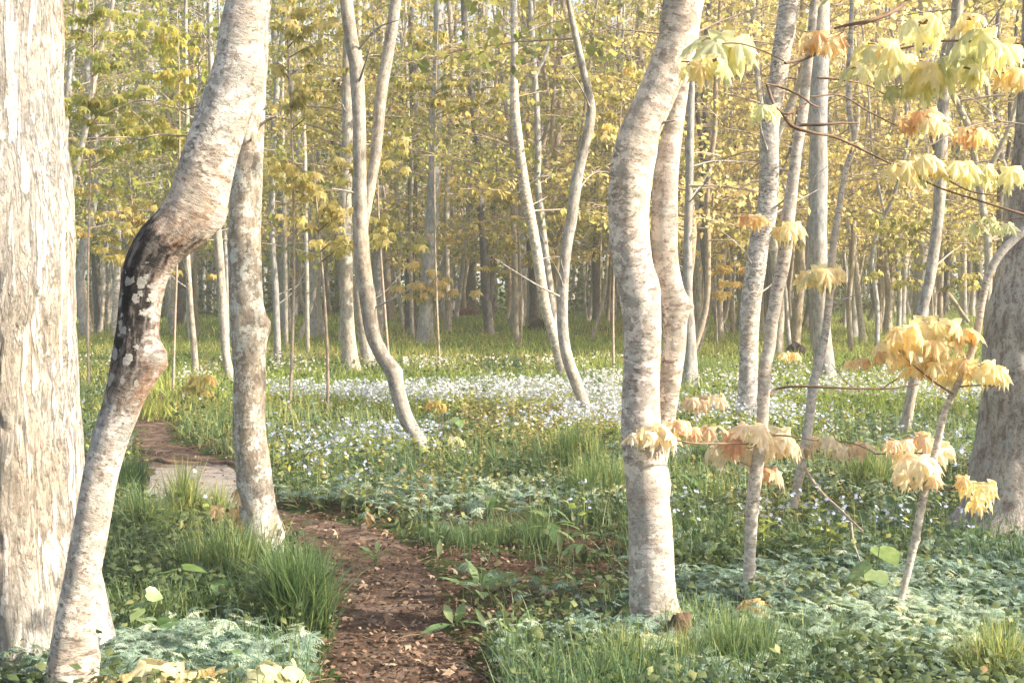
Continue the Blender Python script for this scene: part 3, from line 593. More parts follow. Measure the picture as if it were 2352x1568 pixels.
mid = [
 ('thin_tree', 'thin wavy pale stem standing alone in the meadow left of the pale middle trunks', [(935, 200, 7), (938, 275, 8), (946, 375, 8), (944, 480, 9), (943, 575, 9), (945, 700, 9)], (947, 776), 'pale'),
 ('thin_tree', 'spindly pale stem close to the right of the lichened tree, rightmost of three there', [(693, 120, 7), (695, 190, 8), (700, 350, 9), (702, 500, 9), (705, 650, 10), (706, 760, 10)], (707, 813), 'sapling'),
 ('thin_tree', 'slim grey stem nearest to the lichened tree on its right', [(650, 60, 10), (638, 180, 13), (629, 300, 14), (625, 450, 14), (625, 550, 14), (632, 650, 15), (636, 760, 16)], (638, 836), 'grey'),
 ('thin_tree', 'middle one of the three slim stems right of the lichened tree', [(650, 100, 8), (648, 250, 9), (652, 450, 10), (655, 600, 10)], (657, 800), 'pale'),
 ('far_trunk', 'faint bluish-grey trunk far behind the slim stems left of the forked tree', [(742, -40, 22), (740, 150, 22), (735, 420, 24), (727, 600, 25)], (722, 724), 'grey'),
 ('pale_tree', 'straight pale stem between the thin wavy stem and the dark leaning trunk in the centre', [(1028, -40, 12), (1036, 75, 12), (1041, 165, 13), (1033, 300, 14), (1026, 450, 14), (1026, 600, 14)], (1029, 764), 'pale'),
 ('thin_tree', 'narrow grey stem just left of the straight pale central stem', [(985, 100, 8), (988, 350, 9), (987, 550, 10)], (984, 754), 'grey'),
 ('dark_tree', 'tall dark blue-grey trunk in the centre beside the rusty mound', [(1112, -40, 24), (1107, 75, 24), (1101, 150, 24), (1106, 300, 22), (1095, 425, 25), (1084, 550, 25)], (1080, 724), 'dark'),
 ('tan_tree', 'slim tan stem rising right of the rusty mound in the centre', [(1144, 60, 9), (1138, 250, 10), (1136, 400, 12), (1129, 600, 12)], (1126, 730), 'tan'),
 ('dark_tree', 'dark slender trunk immediately left of the V-shaped leaning pair', [(1181, 60, 12), (1178, 220, 13), (1177, 375, 13), (1181, 550, 14)], (1186, 796), 'tan'),
 ('leaning_tree', 'cream barkless-looking trunk slanting down to the right into the V-shaped group', [(1178, -50, 14.9), (1181, 60, 16.1), (1181, 160, 17.2), (1183, 250, 20.7), (1194, 350, 21.8), (1208, 450, 25.3), (1228, 550, 24.1), (1243, 650, 24.1), (1257, 725, 24.1), (1275, 780, 24.1)], (1298, 868), 'birch'),
 ('forked_tree', 'slender grey tree with a U-shaped fork high up inside the V-shaped group', [(1217, -50, 11.0), (1218, 0, 11.0), (1224, 100, 12.1), (1227, 160, 13.2), (1233, 250, 13.2), (1236, 350, 15.4), (1235, 425, 15.4), (1246, 525, 16.5), (1261, 650, 17.6), (1276, 780, 18.7)], (1288, 842), 'grey'),
 ('pale_tree', 'upright pale trunk partly hidden inside the V-shaped group', [(1296, -40, 13.8), (1292, 60, 14.9), (1284, 150, 16.1), (1282, 250, 18.4), (1278, 350, 20.7), (1268, 450, 20.7), (1266, 600, 21.8)], (1272, 762), 'tan'),
 ('leaning_tree', 'mauve-grey bent trunk forming the right arm of the V-shaped group, its foot kicked right', [(1300, -50, 10.3), (1308, 15, 11.5), (1326, 100, 16.1), (1343, 175, 17.2), (1357, 235, 19.5), (1357, 270, 21.8), (1346, 325, 24.1), (1328, 400, 24.1), (1313, 500, 24.1), (1301, 575, 24.1), (1293, 675, 24.1), (1292, 750, 25.3), (1300, 810, 26.4), (1316, 860, 26.4), (1336, 912, 26.4), (1350, 950, 26.4)], (1359, 988), 'pale'),
 ('dark_tree', 'dark straight trunk standing alone between the V-shaped group and the double birch', [(1372, 100, 11), (1368, 325, 13), (1371, 450, 14), (1368, 600, 16)], (1369, 746), 'dark'),
 ('thin_tree', 'very thin stem right beside the dark straight trunk left of the double birch', [(1392, 120, 5), (1384, 300, 6), (1380, 480, 6)], (1377, 752), 'tan'),
 ('pale_tree', 'white stem seen high up just left of the double birch top', [(1471, -40, 26), (1472, 60, 26), (1470, 165, 25), (1466, 300, 26), (1470, 500, 27)], (1475, 770), 'pale'),
 ('thin_tree', 'thin dark bent stem high up left of the double birch', [(1420, -30, 7), (1424, 65, 8), (1434, 115, 8), (1452, 170, 9), (1462, 300, 10)], (1466, 760), 'dark'),
 ('grey_tree', 'grey trunk with a flared reddish foot directly behind the double birch', [(1580, 560, 20), (1580, 700, 25), (1584, 780, 30), (1583, 850, 38)], (1581, 902), 'grey'),
 ('leaning_tree', 'thin white stem weaving up right of the double birch with forked twigs', [(1702, 200, 6), (1690, 235, 8), (1660, 275, 9), (1634, 296, 11), (1630, 350, 13), (1613, 435, 14), (1593, 550, 15), (1578, 650, 15)], (1574, 800), 'sapling'),
 ('pale_tree', 'straight pale trunk right of the flared grey foot behind the double birch', [(1622, 200, 12), (1615, 400, 15), (1612, 500, 16), (1605, 625, 15)], (1603, 782), 'pale'),
 ('leaning_tree', 'mottled trunk tilting left as it rises, between the birches', [(1612, 480, 16), (1618, 575, 20), (1624, 625, 21), (1639, 690, 23)], (1665, 768), 'grey'),
 ('tan_tree', 'reddish-brown trunk high up left of the peeling birch', [(1676, -50, 20), (1680, 40, 21), (1690, 140, 23), (1698, 220, 23), (1706, 300, 24), (1713, 420, 26), (1712, 480, 26)], (1706, 764), 'grey'),
 ('thin_tree', 'slim stem passing close to the left of the peeling birch', [(1715, 60, 10), (1724, 160, 11), (1729, 225, 12), (1737, 300, 13), (1741, 350, 14)], (1748, 770), 'pale'),
 ('dark_tree', 'left one of twin dark poles between the double birch and the peeling birch', [(1672, 300, 9), (1669, 450, 11), (1668, 580, 12)], (1667, 742), 'dark'),
 ('dark_tree', 'right one of twin dark poles between the double birch and the peeling birch', [(1690, 320, 9), (1681, 475, 11), (1680, 600, 12)], (1679, 744), 'dark'),
 ('dead_tree', 'reddish split dead trunk behind the pale sapling, left of the blue-grey trunk', [(1842, 120, 17), (1844, 250, 19), (1838, 500, 22), (1836, 650, 24)], (1824, 798), 'tan'),
 ('grey_tree', 'even grey trunk just right of the slanting sapling, left of the fallen log', [(1966, -40, 14), (1970, 180, 14), (1966, 310, 15), (1958, 450, 16), (1960, 600, 18)], (1961, 778), 'grey'),
 ('thin_tree', 'thin tan pole over the leaning log right of the even grey trunk', [(2014, 40, 8), (2018, 225, 9), (2023, 400, 10), (2026, 550, 12)], (2018, 772), 'tan'),
 ('dark_tree', 'dark crooked trunk right of the thin tan pole', [(2068, -40, 12), (2063, 150, 14), (2060, 250, 15), (2053, 350, 17), (2044, 475, 18), (2048, 575, 18)], (2038, 768), 'tan'),
 ('thin_tree', 'slim grey stem between the dark crooked trunk and the pale broad trunk', [(2088, 300, 12), (2083, 450, 13), (2078, 600, 14)], (2072, 752), 'grey'),
 ('pale_tree', 'broad pale-grey straight trunk crossing behind the leaning white birch on the right', [(2124, -40, 28), (2123, 75, 30), (2120, 300, 30), (2119, 425, 33), (2118, 550, 34)], (2114, 774), 'grey'),
 ('white_birch', 'white birch leaning right, its foot in the blue flowers at right', [(2202, -40, 26), (2197, 50, 26), (2191, 100, 26), (2170, 200, 26), (2163, 325, 27), (2158, 450, 27), (2149, 550, 25), (2134, 650, 24), (2118, 715, 24), (2104, 844, 24), (2088, 934, 24)], (2072, 1002), 'pale'),
 ('thin_tree', 'thin stem right of the leaning white birch', [(2222, 120, 8), (2218, 250, 9), (2215, 400, 12), (2213, 550, 14)], (2215, 754), 'pale'),
 ('dark_tree', 'brown-black pole just left of the bending sapling near the right edge', [(2228, 340, 14), (2237, 500, 17), (2246, 600, 17)], (2262, 758), 'dark'),
 ('thin_tree', 'grey pole hidden low behind the leaning white birch', [(2172, 300, 13), (2164, 500, 14), (2162, 600, 14)], (2160, 752), 'grey'),
 ('thin_tree', 'slim stem bare and pale near the top right corner', [(2300, 100, 10), (2298, 300, 12), (2300, 420, 12)], (2298, 740), 'pale'),
 ('pale_tree', 'slanted furrowed grey trunk high in the gap between old tree and leaning birch', [(350, -40, 44), (345, 0, 43), (340, 90, 40), (328, 200, 36), (310, 330, 33), (300, 450, 32)], (292, 752), 'grey'),
 ('thin_tree', 'thin white stem rising right beside the old tree', [(254, 20, 11), (255, 70, 12), (262, 200, 14), (267, 350, 14), (270, 450, 15), (270, 600, 16)], (262, 772), 'birch'),
 ('leaning_tree', 'bent sapling slanting down to disappear behind the old tree', [(262, -40, 9), (257, 20, 10), (240, 80, 12), (222, 150, 14), (205, 250, 14), (185, 350, 13), (165, 430, 14), (146, 540, 15)], (126, 800), 'pale'),
 ('thin_tree', 'thin dark wavering stem left of the leaning birch top', [(432, -40, 9), (430, 40, 10), (436, 110, 10), (440, 170, 9), (442, 300, 9)], (452, 770), 'tan'),
 ('thin_tree', 'slim pale stem standing in the gap right of the blackened bark', [(428, 450, 13), (430, 580, 13), (437, 700, 14), (444, 780, 14)], (451, 866), 'pale'),
 ('thin_tree', 'pale curved stem just left of the lichened tree', [(496, 400, 16), (498, 510, 18), (505, 600, 19), (510, 680, 20), (517, 800, 20)], (534, 886), 'pale'),
 ('thin_tree', 'very thin twin of the curved stem left of the lichened tree', [(512, 430, 8), (515, 520, 9), (520, 640, 9)], (524, 860), 'grey'),
 ('thin_tree', 'thin far stem low beside the old tree', [(226, 300, 8), (222, 500, 9), (216, 650, 10)], (212, 756), 'tan'),
 ('dark_tree', 'brown trunk behind the blackened birch bark', [(400, 420, 22), (404, 560, 22), (410, 680, 22)], (412, 746), 'dark'),
]
for i, (nm, lb, pts, base, bk) in enumerate(mid):
    px = base[0]; b = gp(*base)
    lf = 'lf_green' if px < 600 else ('lf_mix' if px < 1500 else 'lf_yel')
    zf = CAMH+b[1]*(HOR-560)/F      # crowns begin above the clear band under the canopy
    cr = (max(2.0, zf), max(7.5, CAMH+b[1]*.2+2.5), 2.4, 20, 1300, .085)
    st = ()
    if 'U-shaped' in lb: st = [dict(name='second_stem', pts=[(1268, -40, 8), (1266, 10, 8), (1263, 90, 8), (1252, 130, 8), (1233, 165, 9), (1229, 180, 9)], H=6)]
    if 'weaving' in lb: st = [dict(name='second_stem', pts=[(1662, 60, 6), (1655, 150, 7), (1645, 225, 8), (1632, 300, 9)], H=6), dict(name='branch', pts=[(1585, 400, 5), (1600, 430, 5), (1608, 455, 6), (1611, 470, 7)])]
    if b[1] < 18: cr = (3.6, 8, 2.2, 16, 1300, .09)
    tree(nm, lb, pts, base, bk, lf, cr, max(9, CAMH+b[1]*.2+4), st, flare=.5 if 'foot' in lb else .34)

# ------------------------------------------------------------------ far trees: a few kinds built once, then copied
FARB = [('pale', 'pale'), ('grey', 'grey'), ('tan', 'tan-brown'), ('dark', 'dark'), ('pale', 'pale'), ('grey', 'grey'), ('birch', 'whitish'), ('tan', 'tan-brown'), ('dark', 'dark'), ('grey', 'grey')]
def far_proto(k):
    rng = np.random.RandomState(900+k)
    H = rng.uniform(12, 16); r = [.06, .11, .085, .15, .085, .05, .06, .07, .09, .17][k]
    root = empty('forest_tree', (0, 0, 0), 'far tree', 'tree', 'far trees of the deep wood')
    z = np.linspace(-.1, H, 12); cv = [.30, .14, .3, .08, .34, .4, .3, .2, .26, .06][k]
    P = np.stack([np.cumsum(rng.normal(0, cv, 12))*.7, np.cumsum(rng.normal(0, cv, 12))*.7, z], -1); P[:, :2] -= P[0, :2]
    mb = MB(); C = tube(mb, P, r*np.linspace(1, .25, 12), .4, 9, ringd(0, 900+k, .08), .3, .2, 4, 900+k)
    mb.build('trunk', MT[FARB[k][0]], root); ax = axisfn(C)
    if k in (0, 2, 4, 5, 8):
        zf = rng.uniform(2., 5.); a0 = ax(zf); an = rng.uniform(0, 6.3); m2 = MB(); t = np.linspace(0, 1, 7)[:, None]
        tube(m2, a0+t*(H*.8-zf)*np.array([[0, 0, 1.]])+np.sqrt(t)*np.array([[math.cos(an), math.sin(an), 0]])*1.3+rng.normal(0, .06, (7, 3))*t, r*.62*np.linspace(1, .25, 7), .4, 8, ringd(0, k, .08), seed=k); m2.build('stem', MT[FARB[k][0]], root)
    lv = MB(); lm = MB(); crown_mesh(ax, 2.0+.3*(k % 3), H-.8, 2.7, 40, (2100 if k in (4, 5, 7, 8) else 2900), .095, rng, KITE2, lm, lv, 0, r0=.03)
    lm.build('branches', MT['twigp'], root); lv.build('crown', MT[['lf_mix', 'lf_mix', 'lf_mix', 'lf_mix', 'lf_yel', 'lf_yel', 'lf_green', 'lf_yel', 'lf_yel', 'lf_mix'][k]], root, smooth=False)
    return root
def copy_thing(o, loc, rz, sc):
    r = o.copy(); COL.objects.link(r); r.location = loc; r.rotation_euler = (0, 0, rz); r.scale = sc
    for ch in [c for c in ALLCH[o.name]]:
        c = ch.copy(); COL.objects.link(c); c.parent = r
    return r
ALLCH = {}
protos = []
for k in range(10):
    p = far_proto(k); ALLCH[p.name] = [c for c in bpy.data.objects if c.parent == p]; protos.append(p)
rng = np.random.RandomState(5); placed = []; used = set()
def want(x, y): return all((x-a)**2+(y-b)**2 > (.8 if y < 45 else .5) for a, b in placed)
nfar = 0; FAR = []
for q in range(4000):
    if nfar >= 285: break
    y = 24+rng.rand()**.8*46; x = rng.uniform(-.40, .40)*y
    if not want(x, y): continue
    px = CX+x/y*F
    if y < 32 and px < 1550: continue
    if px < 1450 and nfar > 215: continue
    if q > 400 and px < 600: continue
    zone = 'L' if px < 620 else 'M' if px < 1500 else 'R'
    k = {'L': [6, 0, 3, 1, 6], 'M': [0, 1, 2, 3, 9], 'R': [4, 5, 7, 8, 4]}[zone][rng.randint(5)]
    loc = (x, y, float(hgt(x, y))); rz = rng.uniform(0, 6.28); s = rng.uniform(.8, 1.15); sc = (s*rng.uniform(.85, 1.1),)*2+(s,)
    if k not in used:
        used.add(k); p = protos[k]; p.location = loc; p.rotation_euler = (0, 0, rz); p.scale = sc
    else: p = copy_thing(protos[k], loc, rz, sc)
    p.rotation_euler = (rng.normal(0, .035), rng.normal(0, .045), rz); FAR.append((px, y, k, p))
    placed.append((x, y)); nfar += 1
GAPS = [(165, 'beside the old tree'), (430, 'between old tree and leaning birch'), (535, 'left of the lichened tree'), (735, 'right of the lichened tree'), (870, 'behind the forked tree'), (1080, 'left of centre'),
        (1250, 'behind the left arm of the V-shaped group'), (1400, 'behind the right arm of the V-shaped group'), (1590, 'behind the double birch'), (1700, 'right of the double birch'), (1860, 'behind the peeling birch'), (2060, 'right of the blue-grey trunk'), (2250, 'behind the leaning white birch'), (2360, 'by the blotched old tree'), (9999, 'beyond the right edge')]
grp = {}
for px, y, k, p in FAR:
    g = next(t for lim, t in GAPS if px < lim) if px > -60 else 'outside the left edge'
    grp.setdefault((FARB[k][1], 'nearer' if y < 45 else 'distant', g), []).append((px, p))
ORD = ['leftmost', 'second from left', 'third from left', 'fourth from left', 'fifth from left', 'sixth from left', 'seventh from left', 'eighth from left', 'ninth from left']+[w+' from left' for w in ('tenth', 'eleventh', 'twelfth', 'thirteenth', 'fourteenth', 'fifteenth', 'sixteenth', 'seventeenth', 'eighteenth', 'nineteenth', 'twentieth')]
for (tone, far_, g), L in grp.items():
    L.sort(key=lambda t: t[0])
    for i, (px, p) in enumerate(L): p['label'] = (ORD[i]+' of ' if len(L) > 1 else '')+far_+' '+tone+(' trunks ' if len(L) > 1 else ' trunk ')+g
# unseen trees added on the sun's side so their tops dapple the meadow
for i, (x, y) in enumerate([(13, 7), (17, 12), (21, 16), (12, -3), (17, 2), (9, 1)]):
    o = copy_thing(protos[[4, 5, 7, 2, 1, 5][i]], (x, y, float(hgt(x, y))), i*1.3, (1, 1, 1))
    o['label'] = ['nearer', 'tallest', 'farthest', 'rearmost', 'middle', 'closest'][i]+' unseen tree added outside the right edge to shade the meadow'; o['group'] = 'unseen shade trees added beside the meadow'
for k in range(10):
    if k not in used:
        for c in ALLCH[protos[k].name]: bpy.data.objects.remove(c)
        bpy.data.objects.remove(protos[k])

# the wood beyond, which reads as one mass
def deep_wood():
    rng = np.random.RandomState(77); lv = MB(); tk = MB(); n = 60000
    y = rng.uniform(70, 95, n); x = rng.uniform(-.5, .5, n)*y; z = 1.6+rng.rand(n)**.8*15
    keep = n2(x, z*1.6, .35, 9)+n2(x, z*2, 1.1, 10)*.5 > -.40+np.clip((z-6)/6, 0, .9)+np.clip(x/50, -.05, .3)
    x, y, z = x[keep], y[keep], z[keep]; n = len(x)
    hue = np.clip(.35+.3*n2(x, z, .3, 4)+rng.normal(0, .18, n)+np.clip(x/60, -.2, .25), 0, 1)
    scatter(lv, KITE2, np.stack([x, y, z+hgt(x, y)*.5], -1), rng.uniform(0, 6.3, n), rng.uniform(-.2, 1.3, n), rng.uniform(-.7, .7, n), rng.uniform(.22, .42, n), hue)
    k = 26000; y = rng.uniform(58, 74, k); x = rng.uniform(-.5, .5, k)*y; z = rng.rand(k)**1.3*3.6
    scatter(lv, KITE2, np.stack([x, y, z+hgt(x, y)], -1), rng.uniform(0, 6.3, k), rng.uniform(-.2, 1.3, k), rng.uniform(-.7, .7, k), rng.uniform(.12, .26, k), np.clip(rng.normal(.10, .14, k), 0, 1))  # low leaves coloured darker to stand for deep shade under the canopy
    for i in range(380):
        yy = rng.uniform(66, 96); xx = rng.uniform(-.45, .45)*yy; h = hgt(xx, yy)
        tube(tk, np.array([[xx, yy, h-.2], [xx+rng.normal(0, .2), yy, 5], [xx+rng.normal(0, .5), yy, 15]]), [rng.uniform(.08, .22), .09, .03], 2., 7, rnd=.5, cap=False, seed=i)
    tag(lv.build('distant_wood_leaves', MT['lf_mix'], smooth=False), 'hazy mass of yellow-green leaves filling the back of the wood', 'foliage', kind='stuff')
    tag(tk.build('distant_wood_stems', MT['grey']), 'massed thin grey stems at the very back of the wood', 'woodland', kind='stuff')
deep_wood()

# ------------------------------------------------------------------ ground cover
def dens_pts(rng, n, d0=4.0, d1=22., pw=1.6, wide=.40):
    """ground positions, thinning out with distance"""
    u = rng.rand(n); a = 1-pw; d = (d0**a+u*(d1**a-d0**a))**(1/a)
    return rng.uniform(-1, 1, n)*(wide*d+.4), d
def on_ground(x, y, dz=0.0): return np.stack([x, y, hgt(x, y)+dz], -1)
def bare(x, y):
    '''0..1: leaf-littered bank right of the path, and small bare spots'''
    c = gnd0(1220, 1290); z = np.exp(-(((x-c[0])/.62)**2+((y-c[1])/1.5)**2)**1.5)
    return np.clip(z*1.15+np.clip(n2(x, y, 1.3, 91)*1.1-.42, 0, .8)*(y < 12)+.9*np.exp(-np.clip(pathd(x, y), 0, 9)/.10), 0, .93)
def cover():
    rng = np.random.RandomState(31)
    # short grass
    mb = MB(); x, y = dens_pts(rng, 120000, 4.0, 24); pdv = pathd(x, y)
    m = (rng.rand(len(x)) > bare(x, y)) & (pdv > .02) & (n2(x, y, .9, 21)+.3*n2(x, y, 3, 22)+np.where(y > 13, .5, 0) > -.02+rng.normal(0, .12, len(x)))
    x, y = x[m], y[m]; n = len(x); P = on_ground(x, y, -.01); kk = rng.randint(0, 4, n)
    hgtf = rng.uniform(.08, .26, n)*(1+.55*n2(x, y, .6, 24))
    hue = np.clip(.5+.3*n2(x, y, .7, 23)+rng.normal(0, .16, n), 0, 1)
    for k in range(4):
        s = kk == k; tp = (BLADES[k][0]*np.array([1, 1.5, 1]), BLADES[k][1]); scatter(mb, tp, P[s], rng.uniform(0, 6.3, s.sum()), rng.normal(0, .2, s.sum()), rng.normal(0, .2, s.sum()), hgtf[s], hue[s])
    tag(mb.build('grass', MT['grass'], smooth=False), 'short green grass scattered through the woodland floor', 'grass', kind='stuff')
    # far bright turf
    mb = MB(); x, y = dens_pts(rng, 60000, 15, 62, 1.3); n = len(x)
    m = n2(x, y, .35, 61)+.4*n2(x, y, 1.2, 62) > -.45+rng.normal(0, .15, n); x, y = x[m], y[m]; n = len(x)
    hue = np.clip(.55+.35*n2(x, y, .30, 25)+rng.normal(0, .15, n), 0, 1)
    tp = (BLADES[2][0]*np.array([1, 4.5, 1]), BLADES[2][1])
    scatter(mb, tp, on_ground(x, y, -.01), rng.uniform(0, 6.3, n), rng.normal(0, .3, n), rng.normal(0, .3, n), rng.uniform(.12, .26, n), hue)
    tag(mb.build('far_grass', MT['grassy'], smooth=False), 'bright sunlit grass covering the floor under the far trees', 'grass', kind='stuff')
    # blue-green dissected leaf mats
    mb = MB(); x, y = dens_pts(rng, 46000, 4.0, 15); pdv = pathd(x, y)
    f = n2(x, y, .75, 33, 3)+.35*n2(x, y, 2.6, 34)+np.where(x > .5, .28, 0)-np.where((x < -.5) & (y < 6.5), .30, 0)
    c0 = gnd0(900, 1165); f = f+.75*np.exp(-((x-c0[0])/.85)**2-((y-c0[1])/.8)**2)
    m = (rng.rand(len(x)) > bare(x, y)) & (pdv > .06) & (f+.3*n2(x, y, 6, 38) > .10+rng.normal(0, .09, len(x))); x, y = x[m], y[m]; n = len(x)
    hh = .02+.11*rng.rand(n)+.035*n2(x, y, 2.5, 36)
    hue = np.clip(.46+.32*n2(x, y, 1.1, 35)+.2*n2(x, y, 7, 39)+rng.normal(0, .16, n)+(hh-.08)*2.5-np.where((x < -.4) & (y < 6.8), .28, 0), 0, .95)  # lower-left leaves coloured darker to offset the sun falling there
    scatter(mb, TRIF, on_ground(x, y)+np.stack([0*x, 0*x, hh], -1), rng.normal(-.3, 1.1, n), rng.normal(.10, .25, n), rng.normal(0, .30, n), rng.uniform(.045, .085, n), hue)
    tag(mb.build('leaf_mat', MT['anem'], smooth=False), 'low mats of blue-green finely cut leaves over the forest floor', 'ground cover', kind='stuff')
    # mixed small herbs
    mb = MB(); x, y = dens_pts(rng, 70000, 4.0, 26); pdv = pathd(x, y)
    f = -n2(x, y, .75, 33, 3)*.6+.35*n2(x, y, 1.6, 44)+np.where(y > 9, .25, 0)
    m = (rng.rand(len(x)) > bare(x, y)) & (pdv > .0) & (f > -.12+rng.normal(0, .15, len(x))); x, y = x[m], y[m]; n = len(x)
    hue = np.clip(.4+.25*n2(x, y, 1.3, 45)+rng.normal(0, .2, n), 0, 1)
    scatter(mb, KITE, on_ground(x, y)+np.stack([0*x, 0*x, rng.uniform(.01, .20, n)], -1), rng.uniform(0, 6.3, n), rng.normal(.0, .5, n), rng.normal(0, .4, n), rng.uniform(.015, .042, n)*(1+y/24), hue)
    scatter(mb, LANCE, on_ground(x[::3], y[::3]), rng.uniform(0, 6.3, len(x[::3])), rng.uniform(-1.3, -.3, len(x[::3])), rng.normal(0, .3, len(x[::3])), rng.uniform(.07, .15, len(x[::3])), hue[::3])
    tag(mb.build('woodland_herbs', MT['herb'], smooth=False), 'tangled small green herbs on the woodland floor', 'ground cover', kind='stuff')
    # pale blue and white flowers of the meadow
    mb = MB(); st = MB(); rngf = np.random.RandomState(8); x, y = dens_pts(rngf, 110000, 7.5, 24, 1.7, .42); pdv = pathd(x, y)
    px = CX+x/y*F; py = HOR+CAMH*F/y
    band = np.where(px < 1430, 1, .12)*np.exp(-((py-935)/85)**2)*1.25+np.where(px > 1600, .35*np.exp(-((py-965)/50)**2), 0)+.035
    band = band*np.where(px < 560, .35, 1)
    band = band*np.clip(.50+2.6*n2(x, y, .5, 151, 3), .03, 1)*np.clip((py-800)/110, .04, 1)
    m = (pdv > .1) & (rngf.rand(len(x)) < band*np.clip(.62+1.3*n2(x, y, .8, 51)+.8*n2(x, y, 3, 52), 0, 1)); x, y = x[m], y[m]; n = len(x)
    h = rngf.uniform(.16, .32, n); base = on_ground(x, y)
    for q in range(3):
        off = rngf.normal(0, .014, (n, 3)); hue = np.clip(.35+.2*n2(x, y, .5, 53)+(y-15)*.09+rngf.normal(0, .15, n), 0, 1)
        scatter(mb, FLOWER, base+np.stack([0*x, 0*x, h], -1)+off, rngf.uniform(0, 6, n), rngf.normal(.55, .4, n), rngf.normal(0, .4, n), rngf.uniform(.007, .012, n)*(1+y/28), hue)
    tp = (BLADES[0][0]*np.array([1, .8, 1]), BLADES[0][1]); scatter(st, tp, base, rngf.uniform(0, 6, n), np.zeros(n), np.zeros(n), h*1.05, np.full(n, .6))
    k2 = n*2; xx = np.repeat(x, 2)+rngf.normal(0, .02, k2); yy = np.repeat(y, 2)+rngf.normal(0, .02, k2)
    scatter(st, KITE, on_ground(xx, yy)+np.stack([0*xx, 0*xx, rngf.uniform(.03, .2, k2)], -1), rngf.uniform(0, 6, k2), rngf.normal(.1, .5, k2), rngf.normal(0, .4, k2), rngf.uniform(.03, .06, k2), rngf.uniform(.3, .85, k2))
    tag(mb.build('meadow_flowers', MT['flower'], smooth=False), 'countless tiny pale blue and white flowers spread over the meadow', 'flowers', kind='stuff')
    tag(st.build('flower_stalks', MT['grassy'], smooth=False), 'green stalks and leaves under the tiny meadow flowers', 'ground cover', kind='stuff')
    # dry ochre seedheads
    mb = MB(); x, y = dens_pts(rngf, 40000, 8.5, 40, 1.5, .42); pdv = pathd(x, y); px = CX+x/y*F; py = HOR+CAMH*F/y
    f = np.where((px > 1050) & (px < 1480), np.exp(-((py-990)/45)**2), 0)+.35*np.exp(-((py-790)/40)**2)+.5*np.exp(-((px-450)/60)**2-((py-880)/30)**2)+.05
    m = (pdv > .1) & (rngf.rand(len(x)) < f*np.clip(.6+n2(x, y, .9, 71), 0, 1.2)); x, y = x[m], y[m]; n = len(x); h = rngf.uniform(.14, .30, n)
    scatter(mb, BLADES[0], on_ground(x, y), rngf.uniform(0, 6, n), rngf.normal(0, .1, n), rngf.normal(0, .1, n), h, rngf.uniform(0, .5, n))
    for q in range(5): scatter(mb, KITE2, on_ground(x, y)+np.stack([0*x, 0*x, h*rngf.uniform(.6, 1, n)], -1), rngf.uniform(0, 6, n), rngf.uniform(-1, 1, n), rngf.normal(0, .4, n), rngf.uniform(.012, .026, n)*(1+y/40), rngf.uniform(.3, 1, n))
    tag(mb.build('dry_seedheads', MT['seed'], smooth=False), 'ochre dry seedheads mixed into the meadow', 'ground cover', kind='stuff')
    # dead leaves
    mb = MB(); x, y = dens_pts(rng, 70000, 3.9, 16, 1.9); pdv = pathd(x, y)
    pr = np.where(pdv < 0, .6, np.clip(np.maximum(.9-pdv*1.4, bare(x, y)), .15, 1)); pr = np.where((y > 9.2) & (y < 11.8) & (pdv < 0), .14, pr)
    m = rng.rand(len(x)) < pr; x, y = x[m], y[m]; n = len(x)
    lowp = np.where(pathd(x, y) < .1, -.012, .0)
    scatter(mb, KITE, on_ground(x, y)+np.stack([0*x, 0*x, lowp+rng.uniform(.004, .03, n)], -1), rng.uniform(0, 6.3, n), rng.normal(-.1, .3, n), rng.normal(0, .5, n), rng.uniform(.010, .032, n), np.clip(rng.beta(2, 2, n), 0, 1))
    s = rng.rand(n) < .03; k = s.sum(); scatter(mb, SMAPLE, on_ground(x[s], y[s], .015), rng.uniform(0, 6.3, k), rng.normal(0, .3, k), rng.normal(0, .4, k), rng.uniform(.03, .055, k), rng.uniform(.3, 1, k))
    tag(mb.build('leaf_litter', MT['litter'], smooth=False), 'brown dead leaves strewn over the path and its banks', 'leaf litter', kind='stuff')
    mb = MB()
    for bx, by, br in BASES:
        if by > 22: continue
        k = 260; rr_ = br*1.05+np.abs(rng.normal(0, .16, k)); aa_ = rng.uniform(0, 6.28, k); xx_ = bx+rr_*np.cos(aa_); yy_ = by+rr_*np.sin(aa_)
        scatter(mb, KITE, on_ground(xx_, yy_)+np.stack([0*xx_, 0*xx_, rng.uniform(.0, .07, k)*np.exp(-(rr_-br)/.12)], -1), rng.uniform(0, 6.3, k), rng.normal(-.1, .5, k), rng.normal(0, .6, k), rng.uniform(.018, .045, k), np.clip(rng.beta(2, 2, k), 0, 1))
    tag(mb.build('piled_leaf_litter', MT['litter'], smooth=False), 'dead leaves drifted round the trunk feet', 'leaf litter', kind='stuff')
    mb = MB()
    for i in range(260):
        xx, yy = dens_pts(rng, 1, 4.2, 11); 
        if pathd(xx, yy)[0] > .7: continue
        a = rng.uniform(0, 6.3); L = rng.uniform(.04, .22); z = float(hgt(xx[0], yy[0]))
        p = np.array([xx[0], yy[0], z+.008]); d = np.array([math.cos(a), math.sin(a), rng.uniform(-.05, .12)])*L
        tube(mb, np.array([p, p+d*.5+rng.normal(0, .008, 3), p+d]), [.003, .0025, .0015], .05, 5, cap=False)
    tag(mb.build('fallen_twigs', MT['twig']), 'small broken twigs lying among the dead leaves', 'twigs', kind='stuff')
cover()

